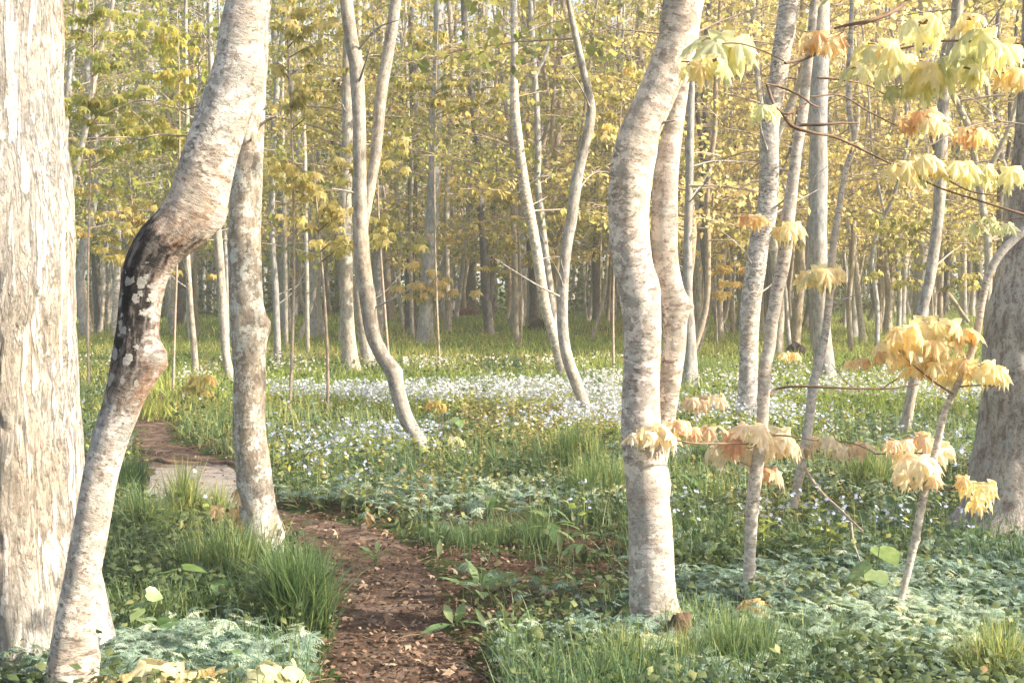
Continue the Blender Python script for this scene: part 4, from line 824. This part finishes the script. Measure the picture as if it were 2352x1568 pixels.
def grass_clump(px, py, w, h, n, label, seed, hue=(.3, .7), lean=0.0, mname='grass'):
    b = gp(px, py); rng = np.random.RandomState(seed); mb = MB(); n = int(n*1.7); wm = w*b[1]/F/2; hm = h*b[1]/F*1.25
    nt_ = max(5, n//110); tr = np.sqrt(rng.rand(nt_))*.85; ta = rng.uniform(0, 6.28, nt_); th = rng.uniform(.55, 1.15, nt_)*(1-.35*tr); ti = rng.randint(0, nt_, n)
    ox = tr[ti]*np.cos(ta[ti])*wm+rng.normal(0, .16, n)*wm*.6; oy = tr[ti]*np.sin(ta[ti])*wm*.7+rng.normal(0, .16, n)*wm*.6
    x = b[0]+ox; y = b[1]+oy; kk = rng.randint(0, 4, n); r = np.hypot(ox, oy); hm = hm*th[ti]
    yaw = rng.uniform(0, 6.28, n); P = on_ground(x, y, -.01)
    for k in range(4):
        s = kk == k; c = s.sum()
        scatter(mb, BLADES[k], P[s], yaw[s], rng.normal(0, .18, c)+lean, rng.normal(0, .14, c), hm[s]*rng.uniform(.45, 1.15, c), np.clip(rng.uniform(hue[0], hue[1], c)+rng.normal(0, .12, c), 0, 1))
    o = mb.build('grass_clump', MT[mname], origin=b, smooth=False); tag(o, label, 'grass clump', 'tall grass clumps')
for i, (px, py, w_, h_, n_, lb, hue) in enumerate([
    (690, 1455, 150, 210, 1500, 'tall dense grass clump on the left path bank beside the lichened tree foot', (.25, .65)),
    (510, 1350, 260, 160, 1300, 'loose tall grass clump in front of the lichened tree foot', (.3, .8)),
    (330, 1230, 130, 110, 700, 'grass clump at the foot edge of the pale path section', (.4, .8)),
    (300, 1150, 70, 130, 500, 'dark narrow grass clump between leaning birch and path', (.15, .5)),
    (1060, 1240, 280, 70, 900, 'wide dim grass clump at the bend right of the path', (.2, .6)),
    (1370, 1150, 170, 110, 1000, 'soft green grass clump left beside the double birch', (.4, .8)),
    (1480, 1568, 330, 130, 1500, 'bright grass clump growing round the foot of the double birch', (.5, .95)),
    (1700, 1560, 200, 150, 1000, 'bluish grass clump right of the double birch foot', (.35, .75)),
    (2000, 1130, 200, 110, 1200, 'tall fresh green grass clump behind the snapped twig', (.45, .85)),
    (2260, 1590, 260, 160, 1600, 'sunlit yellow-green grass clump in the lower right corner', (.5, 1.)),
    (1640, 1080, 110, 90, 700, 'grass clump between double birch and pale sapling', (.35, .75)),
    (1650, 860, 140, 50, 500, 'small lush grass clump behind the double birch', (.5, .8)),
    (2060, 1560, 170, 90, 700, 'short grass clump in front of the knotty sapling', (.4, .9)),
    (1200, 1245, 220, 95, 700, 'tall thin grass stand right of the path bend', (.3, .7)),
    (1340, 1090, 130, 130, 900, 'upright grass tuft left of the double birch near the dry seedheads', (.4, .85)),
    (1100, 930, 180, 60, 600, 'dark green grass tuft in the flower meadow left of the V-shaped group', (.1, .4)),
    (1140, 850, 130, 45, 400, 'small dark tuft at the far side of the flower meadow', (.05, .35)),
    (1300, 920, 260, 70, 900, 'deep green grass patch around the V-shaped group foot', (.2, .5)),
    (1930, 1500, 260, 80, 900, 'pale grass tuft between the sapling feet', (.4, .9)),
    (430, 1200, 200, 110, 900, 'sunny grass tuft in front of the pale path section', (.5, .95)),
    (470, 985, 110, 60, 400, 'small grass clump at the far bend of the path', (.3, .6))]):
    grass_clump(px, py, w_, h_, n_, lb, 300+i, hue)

def leafy_plant(px, py, label, tpl, n, size_px, hgt_px, seed, mname='broad', hue=(.2, .8), pitch=(-.9, .3), name='leafy_plant', yaw0=None, cat='plant', k=1.0):
    b = gp(px, py); rng = np.random.RandomState(seed); s = size_px*b[1]/F*.85; h = hgt_px*b[1]/F*1.25+(.10 if tpl is HEART else .03)
    root = empty(name, b, label, cat)
    lv = MB(); st = MB(); yaw = np.arange(n)*2.4+rng.uniform(0, 6) if yaw0 is None else np.array(yaw0, float)
    t = rng.uniform(.35, 1., n); P = b+np.stack([np.cos(yaw)*s*.15, np.sin(yaw)*s*.15, t*h], -1)
    tp = (tpl[0]*np.array([1, k, 1]), tpl[1])
    scatter(lv, tp, P, yaw, rng.uniform(pitch[0], pitch[1], n), rng.normal(0, .25, n), s*rng.uniform(.7, 1.1, n), rng.uniform(hue[0], hue[1], n))
    for p in P: tube(st, np.array([b, (b+p)/2+[rng.normal(0, .006), 0, .01], p]), [.003, .0025, .0018], .03, 6, cap=False)
    lv.build('leaves', MT[mname], root); st.build('stalks', MT['grass'], root)
HEART = (np.array([(0, 0, 0), (-.08, .2, .02), (.12, .42, .0), (.45, .42, -.05), (.78, .2, -.16), (1, 0, -.28), (.78, -.2, -.16), (.45, -.42, -.05), (.12, -.42, 0), (-.08, -.2, .02), (.45, 0, -.09), (.12, 0, -.03), (.78, 0, -.19)]),
         np.array([(0, 11, 1), (1, 11, 2), (2, 11, 3), (3, 11, 10), (3, 10, 4), (4, 10, 12), (4, 12, 5), (5, 12, 6), (6, 12, 10), (6, 10, 7), (7, 10, 11), (7, 11, 8), (8, 11, 9), (9, 11, 0)]))
for i, a in enumerate([
    (410, 1400, 'broad-leaved plant with heart-shaped leaves in the grass left of the path', HEART, 6, 75, 60, (-.3, .7)),
    (395, 1500, 'low plant with two round heart-shaped leaves near the bottom left', HEART, 5, 70, 40, (-.2, .6)),
    (700, 1340, 'single-stalked plant with one pale heart leaf on the left path bank', HEART, 2, 38, 60, (.3, 1.1)),
    (545, 1560, 'small round-leaved seedling in front of the bottom left greenery', HEART, 5, 35, 25, (-.3, .4)),
    (1100, 1372, 'lily-like plant with arching long leaves on the right bank of the path', LANCE, 7, 105, 20, (-1.1, -.2)),
    (1045, 1440, 'low lily-like plant with drooping blades at the path edge', LANCE, 5, 90, 15, (-.9, .1)),
    (1190, 1490, 'long-bladed plant in the leaf mat right of the lower path', LANCE, 7, 110, 25, (-.9, .0)),
    (1260, 1250, 'leafy plant with pointed yellowish leaves right of the path bend', LANCE, 9, 75, 60, (-.7, .5)),
    (1340, 1290, 'bushy herb with pointed leaves left of the double birch', LANCE, 9, 70, 50, (-.7, .4)),
    (2010, 1390, 'plant with two very large pale leaves left of the knotty sapling', HEART, 3, 100, 95, (.1, .7)),
    (330, 1480, 'pale heart-leaved plant hugging the foot of the leaning birch', HEART, 7, 60, 60, (-.3, .6)),
    (500, 1430, 'spreading heart-leaved plant amid the grass near the path bank', HEART, 7, 60, 50, (-.3, .6)),
    (1700, 1480, 'lush lance-leaved herb in front of the pale sapling', LANCE, 10, 60, 40, (-.9, .2)),
    (1900, 1450, 'broad tangle of pointed leaves between the two sapling feet', LANCE, 12, 60, 45, (-.9, .2)),
    (1120, 1200, 'upright leafy herb behind the grass at the path bend', LANCE, 10, 55, 50, (-1.1, .2)),
    (1985, 1235, 'upright narrow-leaved plant behind the snapped twig', LANCE, 4, 75, 10, (-1.5, -1.1)),
    (2060, 1220, 'dark leafy herb right of the snapped twig', LANCE, 9, 60, 45, (-.8, .3)),
    (2200, 1390, 'lush leafy plant under the blotched old tree', LANCE, 10, 70, 40, (-.8, .3)),
    (1850, 1290, 'fern-like herb between the pale sapling and the snapped twig', LANCE, 9, 60, 40, (-.8, .3)),
    (1660, 1290, 'small leafy herb right of the double birch', LANCE, 8, 55, 35, (-.9, .3)),
    (1620, 1150, 'broad pointed-leaf plant under the hanging leaves right of the double birch', LANCE, 5, 85, 30, (-.9, .1)),
    (1050, 1010, 'fresh green seedling at the foot of the forked tree', HEART, 5, 32, 40, (-.3, .8)),
    (865, 1300, 'small spreading herb on the brown path bank', LANCE, 7, 60, 15, (-.8, .2)),
    (640, 1600, 'pointed herb leaves beside the bottom maple leaves', LANCE, 6, 60, 40, (-1.2, -.4))]):
    px, py, lb, tp, n_, sz, hp, pit = a
    leafy_plant(px, py, lb, tp, n_, sz, hp, 500+i, pitch=pit, k=1.35 if tp is LANCE else 1., hue=(.1, .7) if 'dark' in lb else (.3, .95))

YL = float(gp(162, 1632)[1])
twigs([[(432, 312, 6), (400, 312, 5.5), (370, 309, 5), (345, 313, 5), (322, 322, 4.5), (300, 316, 4), (260, 316, 3.5), (200, 318, 2.5)], [(372, 309, 3), (340, 285, 2), (305, 256, 1.5)], [(462, 240, 4), (420, 252, 3), (350, 232, 2.5), (300, 236, 2.2), (240, 262, 2)]], lean, YL, 'branch', 'twigp')
# ------------------------------------------------------------------ maple branches and seedlings
YA = float(gp(1719, 1392)[1]); YB = float(gp(1813, 1222)[1]); YC = float(gp(2056, 1436)[1])
# on the pale sapling
twigs([[(1768, 908, 9), (1780, 894, 8), (1830, 887, 7), (1915, 890, 6.5), (2040, 892, 5), (2110, 882, 4)], [(1960, 889, 3), (1945, 878, 2.5), (1925, 855, 2), (1910, 835, 2)], [(2030, 890, 3), (2060, 870, 2.5), (2090, 850, 2)]], sapA, YA, 'branch', 'twig')
lowA = twigs([[(1735, 1020, 6), (1700, 1018, 5.5), (1640, 1018, 5), (1590, 1017, 4), (1530, 1005, 3)], [(1745, 1050, 5), (1730, 1070, 3), (1700, 1060, 3)], [(1750, 1000, 4), (1800, 1000, 3.5), (1880, 1012, 3)]], sapA, YA, 'branch', 'twig', dys=[[YA, YA-.2, YA-.45, YA-.6, YA-.64], YA-.02, YA-.02])
spray(sapA, [(1530, 985, 60, .1, .8, -.62), (1560, 975, 48, .3, 1, -.6), (1490, 992, 50, .0, .4, -.65), (1592, 985, 34, .4, 1, -.5), (1458, 1003, 38, 0, .3, -.65)], YA, 'mp_peach', 11)
spray(sapA, [(1740, 985, 62, .0, .5), (1785, 1000, 70, .0, .6), (1720, 1030, 66, .1, .5), (1690, 1005, 55, .4, 1), (1655, 1030, 60, .0, .3), (1760, 1075, 55, .5, 1), (1810, 1020, 48, .1, .5), (1630, 985, 48, .2, .7)], YA, 'mp_peach', 12)
spray(sapA, [(1618, 918, 44, .3, .9), (1650, 912, 36, .1, .5), (1590, 920, 36, .3, .7)], YA, 'mp_peach', 13)
spray(sapA, [(1725, 498, 46, .5, 1), (1745, 500, 34, .4, 1), (1815, 520, 52, .0, .5), (1790, 528, 34, .3, .7)], YA, 'mp_gold', 14)
# on the leaning sapling
twigs([[(1848, 1075, 8), (1885, 1128, 7), (1930, 1170, 6), (1982, 1220, 4)], [(1955, 1200, 5), (1960, 1240, 5), (1975, 1285, 4), (2000, 1320, 3)], [(1965, 1200, 2.5), (1985, 1198, 2)]], sapB, YB, 'broken_branch', 'twigp', dys=[[YB-.05, YB-.4, YB-.8, YB-1.15], [YB-.95, YB-1.1, YB-1.3, YB-1.5], YB-1.0])
twigs([[(1860, 1010, 4), (1900, 1010, 3.5), (1960, 1018, 3), (2010, 1040, 2.5)]], sapB, YB, 'branch', 'twig')
spray(sapB, [(1860, 1012, 44, .1, .6), (1895, 1008, 42, .2, .7), (1935, 1030, 40, .2, .7), (1975, 1025, 42, .3, .8), (1835, 1030, 40, .2, .6)], YB, 'mp_peach', 15)
spray(sapB, [(1880, 625, 62, .1, .6), (1905, 622, 54, .1, .5), (1850, 632, 40, .2, .6)], YB, 'mp_gold', 16)
# on the knotty sapling
twigs([[(2140, 1045, 6), (2110, 1040, 4), (2060, 1042, 3.5), (2005, 1042, 3)], [(2118, 1155, 5), (2100, 1130, 3), (2085, 1110, 2.5)], [(2130, 1120, 4), (2170, 1125, 3), (2240, 1120, 2.5)], [(2195, 890, 5), (2230, 885, 3.5), (2300, 886, 3)], [(2190, 905, 5), (2150, 880, 4), (2100, 840, 3), (2060, 800, 3)]], sapC, YC, 'branch', 'twig')
spray(sapC, [(2075, 1015, 50, .1, .6), (2115, 1005, 52, .3, 1), (2150, 1025, 60, .0, .4), (2105, 1060, 72, .0, .4), (2075, 1095, 42, .1, .6), (2130, 1100, 42, .1, .6), (2050, 1020, 34, .4, 1)], YC, 'mp_peach', 17)
spray(sapC, [(2225, 1110, 44, .1, .6), (2265, 1115, 54, .0, .5), (2245, 1150, 44, .1, .6), (2210, 1100, 36, .4, 1)], YC, 'mp_gold', 18)
spray(sapC, [(2080, 760, 70, .1, .6), (2130, 745, 72, .0, .6), (2180, 750, 66, .0, .6), (2220, 765, 52, .3, .9), (2050, 790, 56, .3, .8), (2110, 790, 60, .2, .7), (2160, 790, 60, .1, .6), (2070, 825, 46, .2, .8), (2110, 840, 52, .3, 1), (2215, 830, 56, .1, .7), (2185, 860, 58, .1, .7), (2250, 840, 60, .0, .6), (2290, 850, 56, .0, .6), (2150, 830, 48, .2, .7)], YC, 'mp_gold', 19)
spray(sapC, [(1985, 828, 32, .6, 1), (1955, 832, 28, .4, .9), (2030, 815, 36, .4, 1)], YC, 'mp_gold', 20)

def branch(label, Y, lines, groups, base, m='twig', cat='branch'):
    """a maple branch reaching in from a neighbouring tree: wood + leaves hanging from it"""
    o = empty('maple_branch', pl(base[0], base[1], Y), label, cat)
    twigs(lines, o, Y, 'twig', m)
    for j, (mn, spots) in enumerate(groups): spray(o, spots, Y, mn, 700+j+int(base[0])+int(base[1]), 'leaves', m)
    return o
branch('dark bare bough with big pale leaves drooping at the top right of the picture', 3.6,
    [[(2110, -30, 13), (2088, -2, 12), (2045, 30, 11), (1990, 50, 10), (1945, 58, 8), (1915, 66, 6)], [(1945, 58, 5), (1935, 75, 3), (1900, 90, 3)]],
    [('mp_gold', [(1885, 88, 62, .5, 1), (1910, 92, 50, .4, 1), (1860, 100, 46, .3, 1)])], (2110, -30))
branch('pair of large pale green leaves hanging in front of the double birch top', 2.6,
    [[(1800, 140, 4), (1760, 120, 4), (1700, 100, 4), (1660, 100, 4)]], [('mp_green', [(1690, 100, 92, .1, .6), (1650, 110, 84, .0, .6), (1600, 150, 60, .6, 1), (1640, 140, 60, .5, .9)])], (1800, 140))
branch('tangled brown branch forking above the blue-grey trunk at upper right', 4.6,
    [[(1758, 192, 4), (1793, 200, 7), (1838, 220, 6), (1865, 240, 5), (1880, 246, 4)], [(1762, 195, 7), (1778, 240, 7), (1803, 262, 6), (1835, 250, 6), (1858, 232, 5)], [(1793, 255, 6), (1820, 290, 8), (1868, 305, 7), (1918, 315, 6), (1993, 350, 5), (2053, 380, 4)], [(1838, 287, 8), (1893, 286, 7), (1935, 282, 5), (1973, 284, 3)], [(1878, 178, 5), (1940, 184, 5), (1993, 196, 4), (2038, 220, 3)], [(1862, 222, 4), (1933, 220, 4), (1993, 255, 4), (2063, 290, 3)], [(1803, 145, 7), (1850, 133, 9), (1885, 118, 8)]],
    [('mp_gold', [(2110, 265, 62, .4, 1), (2145, 275, 56, .0, .5), (2085, 280, 40, .8, 1)]), ('mp_green', [(1752, 250, 44, .1, .5)])], (1758, 192))
branch('cluster of large green and yellow leaves hanging high at the upper right', 3.4,
    [[(2420, 90, 6), (2330, 100, 6), (2240, 96, 6), (2160, 95, 5), (2080, 110, 5), (2010, 120, 4)]],
    [('mp_green', [(2020, 110, 84, .3, 1), (2055, 150, 84, .1, .9), (2125, 165, 88, .3, .9), (2195, 140, 74, .0, .4), (2120, 55, 76, .2, .8), (1975, 160, 50, .4, .8)]), ('mp_green', [(2260, 90, 96, .1, .6), (2310, 100, 80, .4, .9), (2235, 160, 60, .3, .9), (2050, 205, 44, .0, .1)]), ('mp_gold', [(2030, 110, 60, .3, .9), (2230, 45, 60, .0, .4), (2330, 170, 60, .3, .8)])], (2420, 90))
branch('long thin branch with a row of sunlit yellow leaves near the right edge', 4.3,
    [[(2093, 400, 5), (2160, 432, 5), (2240, 458, 5), (2352, 492, 6), (2430, 510, 7)], [(2095, 402, 5), (2130, 404, 6), (2160, 404, 4)], [(2160, 404, 3), (2230, 440, 3), (2300, 450, 2)]],
    [('mp_gold', [(2075, 385, 52, .1, .5), (2120, 370, 62, .0, .4), (2150, 375, 50, .1, .5)]), ('mp_green', [(2200, 385, 66, .2, .9), (2250, 395, 56, .2, .7), (2325, 395, 62, .2, .8), (2090, 385, 56, .2, .7)]), ('mp_gold', [(2225, 305, 52, .5, 1), (2255, 310, 44, .6, 1)])], (2430, 510))
branch('fine bare forked twigs spreading before the upper right trunks', 6.0,
    [[(2420, 300, 5), (2300, 280, 4), (2200, 300, 3.5), (2120, 340, 3), (2040, 345, 2)], [(2300, 280, 3), (2240, 230, 2.5), (2190, 215, 2), (2140, 180, 1.5)], [(2200, 300, 2.5), (2150, 390, 2), (2110, 430, 1.5)], [(2040, 345, 2), (1990, 320, 1.5), (1960, 330, 1.2)]],
    [('mp_gold', [(2140, 185, 24, .2, .7), (2110, 432, 24, .2, .7), (1965, 330, 22, .3, .8)])], (2420, 300), 'twigp')
branch('small spray of green leaves drooping beside the lower right bark', 4.9, [[(2352, 500, 4), (2300, 505, 3), (2240, 520, 3)]], [('mp_green', [(2240, 520, 34, 0, .3), (2305, 520, 40, 0, .4), (2270, 500, 30, .1, .4)])], (2352, 500))
# seedlings standing on the ground
def seedling(px, py, ht, spots, label, mn, seed):
    b = gp(px, py); o = empty('maple_seedling', b, label, 'seedling'); mb = MB()
    for s_ in spots:
        q = pl(s_[0], s_[1], b[1]); tube(mb, np.array([b, b*.5+q*.5+[.01, 0, .01], q]), [.004, .003, .002], .03, 6, cap=False)
    mb.build('stalk', MT['twig'], o); spray(o, [tuple(s_)+(0.0,) for s_ in spots], b[1], mn, seed, 'leaves', 'twig')
seedling(1735, 1450, 60, [(1730, 1385, 52, .5, 1), (1750, 1392, 40, .6, 1)], 'orange maple seedling at the foot of the pale sapling', 'mp_gold', 41)
seedling(560, 1290, 90, [(555, 1125, 40, .3, .9), (548, 1165, 34, .5, 1), (560, 1195, 44, .8, 1), (500, 1165, 34, .4, .9)], 'rusty orange maple seedling in front of the lichened tree', 'mp_gold', 42)
seedling(525, 1320, 60, [(520, 1260, 44, .3, .8), (545, 1265, 36, .3, .7)], 'dull olive maple seedling left of the lichened tree foot', 'mp_green', 43)
seedling(1010, 1030, 60, [(1000, 925, 26, .5, 1), (1015, 932, 22, .5, .9)], 'orange maple seedling above the forked tree foot', 'lf_mix', 44)
seedling(1030, 1060, 60, [(1040, 1005, 24, .2, .7), (1060, 1018, 24, .3, .8), (1005, 1042, 22, .5, 1)], 'pale maple seedling right of the forked tree foot', 'mp_green', 45)
seedling(1828, 900, 60, [(1825, 812, 26, .2, .7), (1800, 812, 22, .3, .7)], 'little golden maple seedling before the dead trunk', 'mp_gold', 46)
seedling(400, 1640, 60, [(360, 1535, 100, .0, .5), (310, 1555, 70, .2, .6), (430, 1560, 90, .1, .5), (480, 1555, 80, .2, .5), (250, 1575, 70, .3, .9)], 'large yellow maple leaves at the bottom left under the leaning birch', 'mp_gold', 47)
seedling(630, 1660, 60, [(620, 1535, 112, .0, .4), (645, 1560, 90, .1, .4)], 'large yellow-green maple leaves at the bottom beside the path', 'mp_green', 48)
seedling(455, 930, 60, [(450, 870, 36, .3, .8), (475, 868, 34, .5, 1), (435, 895, 34, .4, 1), (470, 900, 34, .4, .9)], 'bronze maple seedling behind the leaning birch by the path', 'lf_mix', 49)

# drooping leaf sprays of the understorey in the middle distance, each a young maple
def young_maple(px, py, spots, label, mn, seed, hgt_=None):
    b = gp(px, py); o = empty('young_maple', b, label, 'young tree'); rng = np.random.RandomState(seed)
    top = max(pl(s_[0], s_[1], b[1])[2] for s_ in spots)+.3; mb = MB()
    P = np.array([[b[0]+.08*math.sin(t*3+seed), b[1]+.05*math.cos(t*2), b[2]-.03+(top-b[2])*t] for t in np.linspace(0, 1, 7)])
    C = tube(mb, P, np.linspace(.020, .006, 7), .06, 10, ringd(0, seed, .08), seed=seed); mb.build('trunk', MT['twigp'], o)
    br = MB(); lv = MB(); ax = axisfn(C)
    for s_ in spots:
        q = pl(s_[0], s_[1], b[1])+np.array([0, rng.uniform(-.5, .5), 0]); z0 = max(b[2]+.3, q[2]-.25*abs(q[0]-b[0])-.05); a = ax(min(z0, top-.05))
        tube(br, np.array([a, a*.5+q*.5+[0, 0, .06], q]), [.008, .005, .002], .06, 6, ringd(0, seed, .1), cap=False)
        for j in range(3): cluster(lv, None, q+rng.normal(0, 1, 3)*np.array([.22, .22, .05]), s_[2]*.85*b[1]/F, rng, 4, 1, (s_[3], s_[4]), SMAPLE)
        for t in (.45, .7): cluster(lv, None, a*(1-t)+q*t+[0, 0, .03], s_[2]*.8*b[1]/F, rng, 4, 1, (s_[3], s_[4]), SMAPLE)
    br.build('branches', MT['twig'], o); lv.build('crown', MT[mn], o)
rg = np.random.RandomState(4)
def sp_(x0, x1, y0, y1, n, sz, h0, h1): return [(rg.uniform(x0, x1), rg.uniform(y0, y1), sz*rg.uniform(.8, 1.2), h0, h1) for _ in range(n)]
young_maple(215, 900, sp_(145, 320, 20, 360, 18, 28, .35, .95), 'green-leaved young maple right beside the old tree', 'lf_green', 61)
young_maple(405, 905, sp_(280, 460, 40, 360, 16, 26, .4, 1), 'green-leaved young maple between old tree and leaning birch top', 'lf_green', 62)
young_maple(660, 960, sp_(610, 790, 10, 260, 14, 28, .1, .7), 'gold-leaved young maple right of the leaning birch top', 'lf_yel', 63)
young_maple(735, 960, sp_(600, 860, 350, 570, 15, 28, .15, .65), 'young maple with yellow-green sprays beside the lichened tree', 'lf_yel', 64)
young_maple(885, 940, sp_(800, 920, 280, 560, 9, 28, .1, .6), 'young maple hanging leaves over the fork of the forked tree', 'lf_yel', 65)
young_maple(1010, 850, sp_(900, 1170, 60, 360, 18, 22, .2, .85), 'young maple with gold sprays high in the centre', 'lf_mix', 66)
young_maple(1420, 860, sp_(1330, 1500, 80, 330, 16, 22, .3, .9), 'young maple with gold-green sprays left of the double birch', 'lf_mix', 67)
young_maple(1000, 790, sp_(940, 1020, 600, 700, 8, 22, .4, .9), 'low young maple with pale leaves at the far edge of the meadow', 'lf_yel', 68)
young_maple(300, 880, sp_(180, 420, 420, 640, 20, 20, .4, .9), 'yellow-leaved young maple low between old tree and leaning birch', 'lf_mix', 69)
young_maple(1190, 800, sp_(1100, 1290, 420, 620, 18, 18, .3, .9), 'golden understorey maple behind the V-shaped group', 'lf_mix', 70)
young_maple(1640, 800, sp_(1590, 1700, 380, 680, 18, 18, .5, 1), 'amber understorey maple right of the double birch', 'lf_yel', 71)
young_maple(2150, 850, sp_(2040, 2280, 500, 660, 18, 20, .0, .5), 'green-tinged young maple between the right-hand trunks', 'lf_yel', 72)

# ------------------------------------------------------------------ dead wood, roots, mounds
def log(pts, Y, lb, nm='fallen_log', m='tan', cat='log', taper=1):
    P = np.array([pl(a, b, yy) for (a, b, w_), yy in zip(pts, Y)]); mb = MB()
    tube(mb, P, np.array([w_*yy/F/2 for (a, b, w_), yy in zip(pts, Y)]), .03, 18, ringd(0, len(lb), .12), seed=len(lb))
    V = mb.V[0]; mb.build(nm, MT[m], origin=P[0]); o = bpy.data.objects[-1] if False else [q for q in bpy.data.objects if q.name.startswith(nm)][-1]; tag(o, lb, cat)
log([(1905, 757, 8), (1925, 740, 9), (1965, 718, 8), (2018, 690, 6)], [43, 43, 42.5, 42], 'dead pole propped slantwise among the trees behind the slanting sapling', 'fallen_pole')
log([(2175, 670, 10), (2190, 690, 11), (2205, 712, 9), (2225, 740, 8)], [38, 38, 38, 38], 'short broken snag leaning behind the golden leaf cluster at right', 'broken_snag')
yl = float(gp(1915, 925)[1]); log([(1850, 905, 26), (1890, 912, 32), (1930, 910, 32), (1975, 905, 22), (2010, 908, 12)], [yl]*5, 'dark rotting log lying in the greenery behind the leaning sapling', 'rotting_log', 'dark')
for lb, a, b_, hw in (('knobbly root crossing the path above the pale section', (335, 1052), (545, 1062), 9), ('low root edging the near end of the pale path section', (340, 1168), (540, 1172), 8), ('thin root lying across the bottom of the path', (960, 1560), (1120, 1545), 7)):
    p, q = gp(*a), gp(*b_); t = np.linspace(0, 1, 9)[:, None]; rgx = np.random.RandomState(len(lb)); P = p*(1-t)+q*t+np.stack([np.zeros(9), rgx.normal(0, .03, 9), -.02+.012*np.sin(np.linspace(0, 9, 9))], -1)
    mb = MB(); tube(mb, P, hw*p[1]/F/2*(1+.3*np.sin(np.linspace(0, 7, 9))), .03, 12, ringd(0, 7, .15)); tag(mb.build('tree_root', MT['twig'], origin=p), lb, 'root')
def mound(px, py, w_, h_, lb, cols, nm='earth_mound', seed=0):
    b = gp(px, py); rx = w_*b[1]/F/2; rz = h_*b[1]/F; n = 40; mb = MB()
    u, v = np.meshgrid(np.linspace(0, 2*math.pi, n, endpoint=False), np.linspace(0, math.pi/2, 16)); X = np.stack([np.cos(u)*np.cos(v), np.sin(u)*np.cos(v), np.sin(v)], -1).reshape(-1, 3)
    X = X*(1+.28*fbm(X*2.4, 4, seed)[:, None]); V = b+X*np.array([rx, rx*.8, rz])-[0, 0, .03]
    idx = np.arange(n*16).reshape(16, n); nx = np.roll(idx, -1, 1); mb.add(V, np.stack([idx[:-1], nx[:-1], nx[1:], idx[1:]], -1).reshape(-1, 4))
    m, nn, bb = mat(nm+'_surface'); g = N(nn, 'ShaderNodeNewGeometry').outputs['Position']; a = nz(nn, g, 9, detail=8, rough=.75)
    nn.links.new(ramp(nn, a, [(.35, cols[0]), (.65, cols[1])]), bb.inputs['Base Color']); bb.inputs['Roughness'].default_value = .95; bump(nn, bb, a, 1, .05)
    tag(mb.build(nm, m, origin=b), lb, 'mound' if 'mound' in nm else 'stump')
mound(1068, 726, 62, 20, 'low rusty-brown root mound at the foot of the dark central trunk', ((.05, .02, .015), (.17, .07, .045)), seed=3)
mound(1245, 764, 56, 26, 'dark earthy mound left of the foot of the V-shaped group', ((.02, .015, .014), (.08, .05, .035)), seed=5)
mound(1828, 818, 44, 34, 'blackened stump in front of the dead trunk', ((.008, .007, .008), (.05, .035, .03)), 'tree_stump', 7)
mound(1552, 1498, 100, 95, 'crumbling reddish-brown rotten wood against the foot of the double birch', ((.07, .04, .025), (.27, .17, .11)), 'rotten_stump', 9)
mound(245, 1600, 120, 60, 'reddish rotten root stump at the foot of the leaning birch', ((.25, .09, .05), (.48, .24, .17)), 'rotten_stump', 11)
mound(1420, 1210, 48, 28, 'little heap of reddish dead leaves left of the double birch', ((.10, .03, .025), (.34, .14, .10)), 'leaf_mound', 13)

# ------------------------------------------------------------------ hazy air
def haze():
    me = bpy.data.meshes.new('haze'); x, y0, y1, z0, z1 = 420, -75, 900, -12, 45
    V = [(sx*x, yy, zz) for zz in (z0, z1) for yy in (y0, y1) for sx in (-1, 1)]
    me.from_pydata(V, [], [(0, 2, 3, 1), (4, 5, 7, 6), (0, 1, 5, 4), (2, 6, 7, 3), (0, 4, 6, 2), (1, 3, 7, 5)]); me.update()
    m = bpy.data.materials.new('hazy_air'); m.use_nodes = True; n = m.node_tree; n.nodes.clear()
    out = n.nodes.new('ShaderNodeOutputMaterial'); v = n.nodes.new('ShaderNodeVolumePrincipled'); v.inputs['Color'].default_value = (.93, .95, 1., 1)
    v.inputs['Density'].default_value = HAZE; v.inputs['Anisotropy'].default_value = .2; n.links.new(v.outputs[0], out.inputs['Volume'])
    me.materials.append(m); o = bpy.data.objects.new('haze', me); COL.objects.link(o)
    tag(o, 'thin luminous haze hanging in the wood', 'haze', kind='stuff')
HAZE = .0022
if HAZE: haze()
for o in bpy.data.objects:
    for k in ('_o', '_c'):
        if k in o: del o[k]
